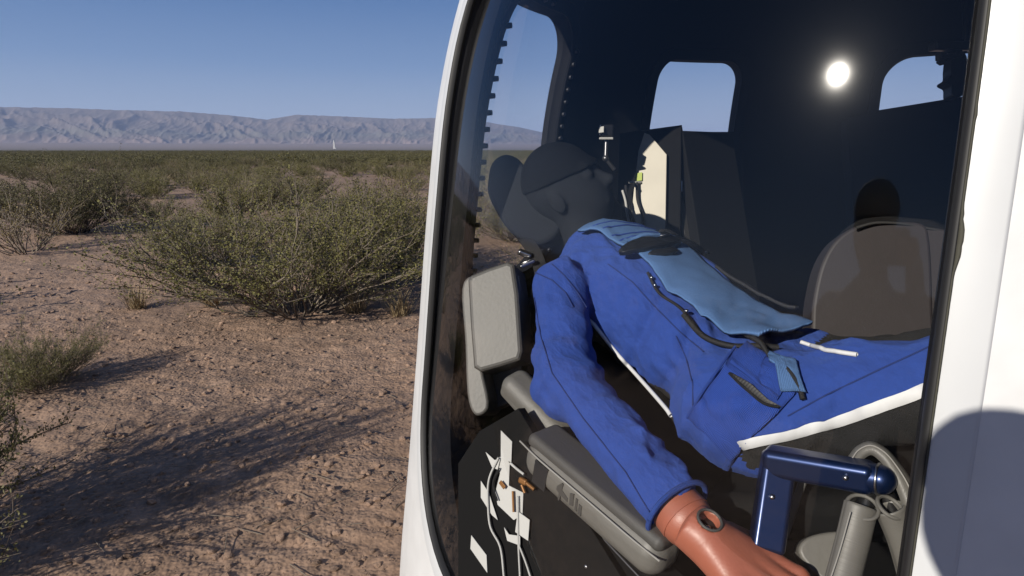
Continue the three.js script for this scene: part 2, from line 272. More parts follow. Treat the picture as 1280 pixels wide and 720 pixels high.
{ // ragged dark sealant along the right edge of the large window
  const r = rng(5), rows = [[], [], []]; for (let y = .9; y < 1.95; y += .006) { const j = .5 + .5 * noise(y * 31, 1, 4) + .5 * noise(y * 90, 3, 4); const w = .18 * smoothstep(noise(y * 9, 1, 4) + .35 * noise(y * 60, 2, 2), .12, .5) * (.7 + .5 * j) * smoothstep(y, 1.3, 1.4); rows[0].push(onHull(207.98, y, .002)); rows[1].push(onHull(207.97 - w * .6, y, .0045)); rows[2].push(onHull(207.95 - w, y, .003 + .001 * r())); }
  part('sealant', sheet(rows, .002), M.sealant, capsule.children.find(c => c.name === 'window'));
}

// ---------------------------------------------------------------- the reclining test dummy
const ShR = P(702, 358, 1.38), ShL = P(832, 338, 1.66), HipR = P(925, 512, 1.12);
const bAx = ShL.clone().sub(ShR).normalize();
const HipL = HipR.clone().addScaledVector(bAx, .2);
const O = ShR.clone().lerp(ShL, .5), PEL = HipR.clone().lerp(HipL, .5);
const aAx = PEL.clone().sub(O); const TL = aAx.length(); aAx.normalize();
const cAx = aAx.clone().cross(bAx).normalize(); if (cAx.y < 0) cAx.negate();
bAx.copy(cAx.clone().cross(aAx)).normalize(); if (bAx.dot(ShL.clone().sub(ShR)) < 0) bAx.negate();
const B3 = (a, u, v) => O.clone().addScaledVector(aAx, a).addScaledVector(bAx, u).addScaledVector(cAx, v);
const loc = p => { const d = p.clone().sub(O); return [d.dot(aAx), d.dot(bAx), d.dot(cAx)]; };
const KnR = P(1232, 478, .88), KnL = P(1240, 468, 1.02);
const AnR = KnR.clone().add(V(.20, -.40, -.10)), AnL = KnL.clone().add(V(.16, -.40, -.14));
const ElR = P(707, 474, 1.235), WrR = P(846, 636, .98);
const ElL = P(915, 392, 1.72), WrL = P(975, 446, 1.56);
const keys = [[-.16, .06, .07], [-.09, .13, .105], [0, .19, .125], [.12, .192, .135], [.26, .165, .122], [.36, .158, .115], [TL, .175, .12], [TL + .10, .15, .10], [TL + .18, .08, .07]];
function torsoSec(a) { let k = 0; while (k < keys.length - 2 && a > keys[k + 1][0]) k++; let t = clamp((a - keys[k][0]) / (keys[k + 1][0] - keys[k][0]), 0, 1); t = t * t * (3 - 2 * t); return [lerp(keys[k][1], keys[k + 1][1], t), lerp(keys[k][2], keys[k + 1][2], t)]; }
function torsoD(p) {
  const dx = p.x - O.x, dy = p.y - O.y, dz = p.z - O.z, a = dx * aAx.x + dy * aAx.y + dz * aAx.z, u = dx * bAx.x + dy * bAx.y + dz * bAx.z, v = dx * cAx.x + dy * cAx.y + dz * cAx.z;
  const [w, h] = torsoSec(a), q = Math.pow(Math.pow(Math.abs(u / w), 2.4) + Math.pow(Math.abs(v / h), 2.4), 1 / 2.4);
  let d = (q - 1) * Math.min(w, h); const out = Math.max(-.16 - a, a - TL - .16); return Math.max(d, out);
}
// folds: long soft creases that run across the limbs and fan out from the joints
const fold = (p, s, amp) => { const n = noise(p.x * s, p.y * s, p.z * s), m = noise(p.x * s * 2.1 + 7, p.y * s * 2.1, p.z * s * 2.1); return amp * ((1 - Math.abs(n) * 2) * .6 + m * .4); };
const cuffN = WrR.clone().sub(ElR).normalize();
const armD = p => Math.max(p.distanceTo(WrR) < .2 ? (p.x - WrR.x) * cuffN.x + (p.y - WrR.y) * cuffN.y + (p.z - WrR.z) * cuffN.z - .004 : -9, smin(cone2(p, ShR, ElR, .071, .069), cone2(p, ElR, WrR, .071, .060), .05));
const armLD = p => smin(cone2(p, ShL, ElL, .066, .06), cone2(p, ElL, WrL, .06, .05), .04);
const thighR = p => cone2(p, HipR, KnR, .108, .082), thighL = p => cone2(p, HipL, KnL, .108, .082);
const shinR = p => cone2(p, KnR, AnR, .078, .06), shinL = p => cone2(p, KnL, AnL, .078, .06);
function bodyD(p) { let d = torsoD(p); const lg = smin(smin(thighR(p), shinR(p), .05), smin(thighL(p), shinL(p), .05), .02); return smin(d, lg, .07); }
function creaseAt(p) {                                                     // oblique tucks in the fabric
  const [a, u, v] = loc(p); let d = 0;
  const tuck = (a0, u0, ang, len, w, amp) => { const s = (a - a0) * Math.cos(ang) + (u - u0) * Math.sin(ang), t = -(a - a0) * Math.sin(ang) + (u - u0) * Math.cos(ang); return amp * Math.exp(-(t * t) / (w * w)) * Math.exp(-(s * s) / (len * len)); };
  d += tuck(.36, -.08, 2.5, .09, .010, .010) + tuck(.32, -.10, 2.3, .08, .012, .008) + tuck(.44, -.04, 2.2, .10, .012, .009) + tuck(.04, -.13, .15, .06, .009, .007) + tuck(.05, -.10, .1, .05, .008, .006) + tuck(.24, -.12, 2.0, .07, .014, .010) + tuck(.02, -.08, .0, .05, .007, .008) + tuck(.03, -.105, .35, .05, .007, .008) + tuck(.34, -.03, 2.3, .11, .011, .012) + tuck(.40, .02, 1.9, .08, .010, .006);
  const t = clamp(p.clone().sub(ShR).dot(ElR.clone().sub(ShR)) / ElR.distanceTo(ShR) ** 2, -.5, 1.4), pe = p.distanceTo(ElR), pw = p.distanceTo(WrR);
  if (armD(p) < .03) { d += .006 * Math.sin(t * 26 + 3 * noise(p.x * 9, p.y * 9, p.z * 9) + p.x * 30) * Math.exp(-pe * pe / .012) + .0045 * Math.sin(pw * 130 + 4 * noise(p.x * 12, p.y * 12, 1)) * Math.exp(-pw * pw / .006) + .005 * Math.sin(p.x * 90 + p.z * 60) * Math.exp(-p.distanceToSquared(ShR) / .006); }
  return d;
}
const rdg = t => Math.pow(1 - Math.abs(Math.sin(t)), 1.6);
function drape(p) {                                                        // drawn-out folds: across the belly, down from the shoulder, along the thighs
  const [a, u, v] = loc(p), n = noise(p.x * 5, p.y * 5, p.z * 5), n2 = noise(p.x * 11 + 4, p.y * 11, p.z * 11), k1 = smoothstep(noise(p.x * 4 + 9, p.y * 4, p.z * 4), -.15, .35), k2 = smoothstep(noise(p.x * 4 - 5, p.y * 4 + 3, p.z * 4), -.1, .4);
  let d = -.0125 * k1 * rdg((a * .55 + u * 1.05) * 34 + n * 2.4) - .0085 * k2 * rdg((a * 1.05 - u * .5) * 40 + n2 * 1.8);
  return d + .0065;
}
const wrinkle = p => drape(p) + fold(p, 8, .009) + fold(V(p.x * .7 + 3 + p.y * .5, p.y * .6, p.z + p.y * .7), 19, .006) + creaseAt(p);
function suitD(p) {
  const b = bodyD(p), nearSh = smoothstep(p.distanceTo(ShR), .16, .05), ar = armD(p);
  if (Math.min(b, ar) > .06) { const al = armLD(p); return Math.min(b, ar, al); }
  let d = smin(b, ar, .004 + .05 * nearSh); d = smin(d, armLD(p), .05);
  return d + wrinkle(p);
}
function march(px, py, f, off = 0) {
  const d = ray(px, py).normalize(), p = EYE.clone().addScaledVector(d, .72); for (let i = 0; i < 160; i++) { const s = f(p); if (s < .0008) break; p.addScaledVector(d, Math.max(s * .55, .0006)); if (p.distanceTo(EYE) > 2.6) return null; }
  const e = .004, n = V(f(V(p.x + e, p.y, p.z)) - f(V(p.x - e, p.y, p.z)), f(V(p.x, p.y + e, p.z)) - f(V(p.x, p.y - e, p.z)), f(V(p.x, p.y, p.z + e)) - f(V(p.x, p.y, p.z - e))).normalize();
  return { p: p.clone().addScaledVector(n, off), n };
}
// a line drawn along the cloth: picture points joined, each step laid on the surface
function marchLine(pts, f, off, n = 40, gap = .05) { const out = [], L = pts.length - 1; for (let i = 0; i <= n; i++) { const t = i / n * L, k = Math.min(Math.floor(t), L - 1), h = march(lerp(pts[k][0], pts[k + 1][0], t - k), lerp(pts[k][1], pts[k + 1][1], t - k), f, off); if (h && (!out.length || h.p.distanceTo(out[out.length - 1]) < gap)) out.push(h.p); } return out; }
const dummy = thing('test_dummy', 'reclining test dummy in a blue flight suit with red-brown hand, seen through the window', 'test dummy', B3(.2, 0, -.1));
const legC = cAx.clone();
// where the white piping runs; what lies under it on the near flank is black cloth
const pipeT = marchLine([[716, 376], [727, 391], [745, 408], [768, 437], [790, 462], [812, 487], [832, 508], [840, 520]], p => bodyD(p) + wrinkle(p), .003, 26, .2);
const pipeL = marchLine([[926, 556], [950, 550], [985, 543], [1020, 533], [1050, 525], [1085, 513], [1115, 502], [1150, 490], [1180, 479]], suitD, .003, 26, .2);
const pipeF = marchLine([[1000, 429], [1012, 433], [1030, 438], [1050, 442], [1072, 445]], suitD, .003, 26, .2);
const curveOf = (pts, f) => { const l = pts.map(f).sort((x, y) => x[0] - y[0]); return t => { if (t <= l[0][0]) return l[0][1]; for (let i = 1; i < l.length; i++) if (t < l[i][0]) return lerp(l[i - 1][1], l[i][1], (t - l[i - 1][0]) / (l[i][0] - l[i - 1][0] + 1e-6)); return l[l.length - 1][1]; }; };
const flank = curveOf(pipeT, p => { const q = loc(p); return [q[0], q[2]]; });
const legDir = KnR.clone().sub(HipR).normalize(), legUp = V(0, 1, 0).addScaledVector(legDir, -legDir.y).normalize(), legOut = legDir.clone().cross(legUp); if (legOut.z < 0) legOut.negate();
const legCurve = curveOf(pipeL, p => { const d = p.clone().sub(HipR); return [d.dot(legDir), d.dot(legUp)]; });
const legLDir = KnL.clone().sub(HipL).normalize(), legLUp = V(0, 1, 0).addScaledVector(legLDir, -legLDir.y).normalize();
const legLCurve = curveOf(pipeF, p => { const d = p.clone().sub(HipL); return [d.dot(legLDir), d.dot(legLUp)]; });
const legT0 = pipeL[0].clone().sub(HipR).dot(legDir);
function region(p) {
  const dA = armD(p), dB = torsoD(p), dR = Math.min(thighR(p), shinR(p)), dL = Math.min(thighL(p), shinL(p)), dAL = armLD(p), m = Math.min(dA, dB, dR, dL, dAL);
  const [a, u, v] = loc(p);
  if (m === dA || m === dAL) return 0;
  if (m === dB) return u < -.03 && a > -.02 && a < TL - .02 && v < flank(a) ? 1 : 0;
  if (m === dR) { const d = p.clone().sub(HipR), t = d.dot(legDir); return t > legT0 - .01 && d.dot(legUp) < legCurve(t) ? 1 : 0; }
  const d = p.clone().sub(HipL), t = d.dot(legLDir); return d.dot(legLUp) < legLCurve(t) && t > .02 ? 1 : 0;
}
{
  const lo = V(9, 9, 9), hi = V(-9, -9, -9); for (const [q, r] of [[ShR, .12], [ShL, .12], [HipR, .16], [HipL, .16], [KnR, .12], [KnL, .12], [AnR, .1], [AnL, .1], [ElR, .12], [WrR, .1], [ElL, .1], [WrL, .1], [B3(-.2, 0, 0), .1]]) { lo.min(q.clone().subScalar(r)); hi.max(q.clone().addScalar(r)); }
  const g = planarUV(mesher(suitD, lo, hi, .0078), aAx, bAx.clone().add(cAx).normalize(), 6);
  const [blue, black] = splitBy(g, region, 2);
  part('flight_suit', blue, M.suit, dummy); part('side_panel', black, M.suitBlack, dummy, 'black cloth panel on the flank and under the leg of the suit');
}
for (const l of [pipeT, pipeL, pipeF]) {
  const rows = [[], [], []], cv = new THREE.CatmullRomCurve3(l), w = l === pipeL ? .0085 : .0065;
  for (let i = 0; i <= 50; i++) { const p = cv.getPoint(i / 50), t = cv.getTangent(i / 50), e = .01, n = V(suitD(V(p.x + e, p.y, p.z)) - suitD(V(p.x - e, p.y, p.z)), suitD(V(p.x, p.y + e, p.z)) - suitD(V(p.x, p.y - e, p.z)), suitD(V(p.x, p.y, p.z + e)) - suitD(V(p.x, p.y, p.z - e))).normalize(), s = n.clone().cross(t).normalize(); const bump = .0007 * Math.sin(i * 2.1); rows[0].push(p.clone().addScaledVector(s, -w).addScaledVector(n, .001)); rows[1].push(p.clone().addScaledVector(n, .0022 + bump)); rows[2].push(p.clone().addScaledVector(s, w).addScaledVector(n, .001)); }
  part('piping', l !== pipeL ? tube(l.map((p, i) => p.clone().addScaledVector(cAx, l === pipeT ? .0015 : 0)), l === pipeT ? .0042 : .0038, 70, 8) : sheet(rows, .002, 8), M.pipe, dummy, 'white reflective piping');
}
{ // hip pocket of coarser cloth, laid over the suit, with its flap, edge cord and the belt
  const lay = (poly, n, m, off) => { const rows = []; for (let i = 0; i <= n; i++) { const r = []; for (let j = 0; j <= m; j++) { const s = i / n, t = j / m; const x = lerp(lerp(poly[0][0], poly[1][0], t), lerp(poly[3][0], poly[2][0], t), s), y = lerp(lerp(poly[0][1], poly[1][1], t), lerp(poly[3][1], poly[2][1], t), s); const h = march(x, y, suitD, off); r.push(h ? h.p : P(x, y, 1.1)); } rows.push(r); } return rows; };
  const pk = part('hip_pocket', sheet(lay([[922, 438], [996, 492], [914, 574], [864, 522]], 20, 18, .005), .005, 6), M.pocket, dummy, 'brighter blue coarse-woven hip pocket');
  part('pocket_flap', sheet(lay([[934, 434], [992, 474], [972, 500], [915, 458]], 10, 10, .011), .004, 6), M.pocket, pk);
  part('belt_tab', sheet(lay([[962, 448], [1000, 455], [1012, 492], [978, 490]], 10, 10, .013), .006, 6), M.band, dummy);
  const cord = [[914, 470], [925, 482], [940, 494], [956, 503], [975, 508]].map(q => march(...q, suitD, .013)).map(h => h.p);
  part('pocket_zip', [tube(cord, .0028, 30, 6), sheet([cord, cord.map((c, i) => c.clone().add(V(.004, [0, .008, .012, .008, 0][i], 0)))], .002)], M.strap, pk);
  const belt = [[930, 425], [950, 437], [965, 452], [985, 466], [1003, 486], [1008, 500]].map(q => march(...q, suitD, .012)).map(h => h.p);
  part('belt', tube(belt, .0045, 30, 6), M.strap, dummy);
  const hem = [[864, 522], [880, 495], [900, 465], [922, 438]].map(q => march(...q, suitD, .009)).map(h => h.p);
  part('pocket_seam', tube(hem, .0022, 30, 6), M.pocket, pk);
  const cuffDir = WrR.clone().sub(ElR).normalize();
  // stitched seam over the shoulder and down the sleeve
  const sl = marchLine([[668, 340], [690, 350], [707, 366], [716, 384]], suitD, .0006, 40);
  part('shoulder_seam', tube(sl, .0016, 60, 6), M.seamBlue, dummy);
  for (const l of [[[690, 330], [706, 345], [722, 366], [733, 384]], [[760, 330], [790, 352], [815, 380], [850, 415], [880, 440]], [[845, 420], [858, 448], [866, 480], [866, 515]], [[668, 372], [676, 420], [690, 466], [730, 524], [782, 590], [812, 640]], [[985, 520], [1040, 490], [1100, 462], [1165, 432]]]) { const h = marchLine(l, suitD, .0006, 50); if (h.length > 2) part('stitched_seam', tube(h, .0013, 90, 5), M.seamBlue, dummy); }
  const hemC = []; for (let k = 0; k <= 24; k++) { const an = k / 24 * Math.PI * 2, s1 = cuffN.clone().cross(V(0, 1, 0)).normalize(), s2 = s1.clone().cross(cuffN); hemC.push(WrR.clone().addScaledVector(cuffN, .001).addScaledVector(s1, Math.cos(an) * .056).addScaledVector(s2, Math.sin(an) * .056)); }
  part('cuff_hem', tube(hemC, .0045, 60, 8), M.suit, dummy);
  const hs = [[921, 558], [915, 570], [908, 584], [904, 592]].map(q => march(...q, suitD, .0)).filter(Boolean).map(h => h.p); if (hs.length > 2) part('leg_seam', tube(hs, .0075, 24, 8), M.suit, dummy);
  const col = [[664, 332], [676, 326], [690, 330], [700, 345]].map(q => march(...q, suitD, .006)).filter(Boolean).map(h => h.p);
  if (col.length > 2) part('collar_fold', tube(col, .007, 24, 8), M.suit, dummy);
}
{ // wrist, gap and hand with its pivot
  const ax = P(978, 742, .89).sub(WrR).normalize(), W0 = WrR.clone().addScaledVector(WrR.clone().sub(ElR).normalize(), -.03);
  const fdir = WrR.clone().sub(ElR).normalize(), Wend = WrR.clone().addScaledVector(fdir, .024);
  part('wrist', [rod(W0, Wend, .041, .044, 32), ball(Wend.clone().addScaledVector(fdir, -.004), .043, .043, .043)], M.skin, dummy, 'red-brown wrist stub in the cuff');
  const up = camVec(.25, .75, .6).addScaledVector(ax, -camVec(.25, .75, .6).dot(ax)).normalize(), side = ax.clone().cross(up).normalize();   // back of the hand looks up; side: thumb side or little finger side
  const K = P(884, 662, .92), HS = 1.2, HP = (l, s, u) => K.clone().addScaledVector(ax, l * HS).addScaledVector(side, s * HS).addScaledVector(up, u * HS);
  part('wrist_joint', rod(HP(-.02, 0, -.03), HP(.004, 0, -.022), .026, .026, 24), M.plastic, dummy);
  const f = [-1.5, -.5, .5, 1.5].map((k, i) => { const L = [.034, .042, .045, .038][i], r = [.0085, .0095, .0095, .0092][i], s = k * .0215; const q0 = [.062, s * .95, -.008], q1 = [.108, s, .004], q2 = [.108 + L * .95, s * 1.02, -.012], q3 = [.108 + L * 1.35, s, -.042], q4 = [.108 + L * 1.1, s * .97, -.066]; return [q0, q1, q2, q3, q4].map((q, n) => [HP(...q), r * HS * [1.15, 1.15, 1.05, .95, .82][n]]); });
  const th = [[.02, -.035, -.02], [.05, -.058, -.03], [.085, -.062, -.045], [.108, -.052, -.058]].map((q, n) => [HP(...q), [.016, .0145, .0125, .0105][n] * HS]);
  const handD = p => {
    const d0 = p.clone().sub(K), l = d0.dot(ax) / HS, s = d0.dot(side) / HS, u = d0.dot(up) / HS, w = lerp(.030, .046, smoothstep(l, -.01, .07)), h = lerp(.027, .021, smoothstep(l, .0, .10));
    let d = (Math.pow(Math.pow(Math.abs(s / w), 2.5) + Math.pow(Math.abs((u + .014) / h), 2.5), .4) - 1) * h; d = Math.max(d, -l - .022, l - .108) * HS;
    d = smin(d, p.distanceTo(HP(-.002, 0, -.010)) - .028 * HS, .012);
    let fi = 9; for (const c of f) { let e = 9; for (let i = 0; i < 4; i++) e = smin(e, cone2(p, c[i][0], c[i + 1][0], c[i][1], c[i + 1][1]), .004); fi = Math.min(fi, e); }
    let t = 9; for (let i = 0; i < 3; i++) t = smin(t, cone2(p, th[i][0], th[i + 1][0], th[i][1], th[i + 1][1]), .006);
    d = smin(d, fi, .012); d = smin(d, t, .014); d = Math.max(d, -(cone2(p, HP(-.003, 0, .006), HP(-.003, 0, .06), .0165, .0165)));
    return d;
  };
  const c = HP(.065, 0, -.02); const g = planarUV(mesher(handD, c.clone().subScalar(.17), c.clone().addScalar(.17), .0036), ax, side, 3);
  const hand = part('hand', g, M.skin, dummy, 'red-brown plastic hand with a round pivot hole at the wrist');
  const tor = new THREE.TorusGeometry(.0178, .0022, 10, 32); tor.applyQuaternion(new THREE.Quaternion().setFromUnitVectors(V(0, 0, 1), up)); tor.translate(...HP(-.003, 0, .0165).toArray()); part('pivot_ring', tor, M.greyDark, hand);
  part('pivot_bolt', rod(HP(-.003, 0, -.006), HP(-.003, 0, .004), .0145, .0145, 20), M.plastic, hand);
  part('pivot_screw', ball(HP(0, .002, .004), .005), M.steel, hand);
}
{ // head: face turned up, dark cloth over the crown
  const HC = P(711, 236, 1.60), hu = camVec(-.58, .78, .05).normalize();      // crown direction
  const fw = camVec(.66, .48, .55); fw.addScaledVector(hu, -fw.dot(hu)).normalize(); const sd = hu.clone().cross(fw).normalize();
  const Hp = (x, y, z) => HC.clone().addScaledVector(sd, x).addScaledVector(hu, y).addScaledVector(fw, z);
  const headD = p => {
    const d = p.clone().sub(HC), x = d.dot(sd), y = d.dot(hu), z = d.dot(fw);
    let e = (Math.hypot(x / .078, (y - .02) / .105, (z + .012) / .098) - 1) * .078;
    e = smin(e, (Math.hypot(x / .058, (y + .055) / .07, (z - .025) / .062) - 1) * .058, .04);
    e = smin(e, cone2(p, Hp(0, -.005, .082), Hp(0, -.042, .104), .008, .0135), .016);
    e = smin(e, cone2(p, Hp(-.03, .012, .080), Hp(.03, .012, .080), .009, .009), .016);
    for (const s of [-1, 1]) { e = Math.max(e, -(p.distanceTo(Hp(s * .031, -.004, .098)) - .014)); e = smin(e, p.distanceTo(Hp(s * .031, -.003, .078)) - .0125, .005); e = smin(e, (Math.hypot((x - s * .080) / .009, (y + .012) / .03, (z + .012) / .02) - 1) * .009, .006); }
    e = smin(e, cone2(p, Hp(-.02, -.071, .076), Hp(.02, -.071, .076), .0065, .0065), .006); e = smin(e, cone2(p, Hp(-.017, -.082, .075), Hp(.017, -.082, .075), .007, .007), .006);
    e = smin(e, cone2(p, Hp(0, -.06, -.02), B3(-.09, .0, -.01), .055, .065), .03);
    return e;
  };
  const g = planarUV(mesher(headD, HC.clone().subScalar(.25), HC.clone().addScalar(.25), .0042), sd, hu, 3);
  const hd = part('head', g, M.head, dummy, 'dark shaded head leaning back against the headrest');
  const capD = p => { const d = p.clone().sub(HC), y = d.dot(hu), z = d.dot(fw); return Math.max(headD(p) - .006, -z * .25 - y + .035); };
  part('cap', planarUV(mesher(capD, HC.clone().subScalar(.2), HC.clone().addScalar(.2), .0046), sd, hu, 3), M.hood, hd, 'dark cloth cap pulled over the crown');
}
for (const [K, A, k] of [[KnR, AnR], [KnL, AnL]]) { // boots, out of sight behind the hull
  const d = A.clone().sub(K).normalize(), toe = A.clone().add(V(.16, -.06, .03));
  part('boot', mesher(p => smin(cone2(p, A.clone().addScaledVector(d, -.08), A, .062, .055), cone2(p, A.clone().add(V(0, -.04, 0)), toe, .05, .04), .03), A.clone().subScalar(.24), A.clone().addScalar(.24), .014), M.plastic, dummy);
}

// ---------------------------------------------------------------- the harness over the chest
{
  const h = thing('chest_harness', 'pale blue webbing flap with black buckles lying down the middle of the dummy\'s chest', 'harness', B3(.2, 0, .13));
  const top = (a, u) => { const p = B3(a, u, .3); for (let i = 0; i < 200; i++) { const s = suitD(p); if (s < .001) break; p.addScaledVector(cAx, -Math.max(s * .5, .0008)); if (loc(p)[2] < 0) break; } return loc(p)[2]; };
  const topB = (a, u) => { const p = B3(a, u, .3); for (let i = 0; i < 200; i++) { const s = bodyD(p); if (s < .001) break; p.addScaledVector(cAx, -Math.max(s * .5, .0008)); if (loc(p)[2] < 0) break; } return .5 * (loc(p)[2] + top(a, u)) + .002; };
  const strip = (a0, a1, u0, u1, n, m, lift, th, extra = () => 0) => { const rows = []; for (let j = 0; j <= m; j++) { const r = []; for (let i = 0; i <= n; i++) { const a = lerp(a0, a1, i / n), u = lerp(u0(i / n), u1(i / n), j / m); r.push(B3(a, u, Math.max(topB(a, u), .07) + lift + extra(i / n, j / m))); } rows.push(r); } return sheet(rows, th, 6); };
  const wob = (i, j) => .003 * noise(i * 7, j * 3, 2) + .002 * Math.sin(i * 19 + j * 2);
  part('flap', strip(-.08, .45, t => -.105, t => lerp(.075, .05, t), 44, 14, .012, .007, (i, j) => wob(i, j) + .014 * smoothstep(i, .55, 1) * (.4 + .6 * j)), M.band, h, 'pale blue woven flap');
  for (const a of [-.045, -.01, .025, .05]) part('stitch_line', strip(a, a + .003, t => -.1, t => .07, 2, 14, .0165, .002, (i, j) => wob((a + .08) / .55, j)), M.pocket, h);
  part('far_strap', strip(-.08, .30, t => .07, t => .16, 26, 6, .010, .006, wob), M.suit, h, 'darker blue strap along the far side of the flap');
  const pts = (l, lift) => l.map(([a, u]) => B3(a, u, Math.max(top(a, u), .06) + lift));
  part('edge_cord', tube(pts([[.17, -.108], [.22, -.112], [.28, -.110], [.34, -.108]], .008), .0032, 40, 6), M.strap, h, 'black cord along the near edge of the flap');
  part('edge_strap', strip(.20, .40, t => lerp(.055, .06, t), t => lerp(.085, .075, t), 20, 4, .022, .006, (i) => .02 * i), M.strap, h, 'black strap along the far edge of the flap');
  part('edge_strap', tube(pts([[.30, -.116], [.36, -.114], [.42, -.110], [.455, -.104], [.475, -.07]], .004), .006, 40, 6), M.strap, h, 'black strap under the near edge of the flap');
  const lens = t => Math.pow(Math.max(0, 1 - Math.pow(Math.abs(2 * t - 1), 2.6)), .5);
  const across = (a0, a1, u0, u1, lift, th, bend = 0, n = 24) => { const rows = []; for (let k = 0; k <= 8; k++) { const r = []; for (let i = 0; i <= n; i++) { const t = i / n, w = Math.max(lens(t), .12), am = (a0 + a1) / 2 + bend * Math.sin(t * Math.PI), a = am + (a1 - a0) / 2 * (k / 4 - 1) * w, u = lerp(u0, u1, t); r.push(B3(a, u, Math.max(top(a, u), .07) + lift + .006 * w)); } rows.push(r); } return sheet(rows, th, 6); };
  const b1 = part('buckle', across(.086, .124, -.14, .03, .028, .012, .012), M.plastic, h, 'long black plastic chest buckle');
  part('buckle_tongue', across(.130, .148, -.09, -.01, .022, .008, .010), M.plastic, b1);
  part('buckle_plate', across(.095, .110, -.035, -.012, .043, .004), M.steel, b1);
  part('buckle_rail', across(.070, .080, -.11, .05, .030, .006, .008), M.band, b1);
  part('buckle', across(.060, .088, .045, .175, .026, .012, .016), M.plastic, h, 'second black buckle towards the far shoulder');
  part('buckle_loop', across(.03, .05, .03, .10, .024, .010), M.strap, h);
  part('snap', across(.078, .086, .165, .18, .044, .003), M.steel, h);
  for (const [a, u] of [[.185, -.108], [.205, -.113], [.30, -.112], [.40, -.11]]) part('snap', ball(B3(a, u, top(a, u) + .011), .0042, .0035, .0042, 10), M.steel, h);
}

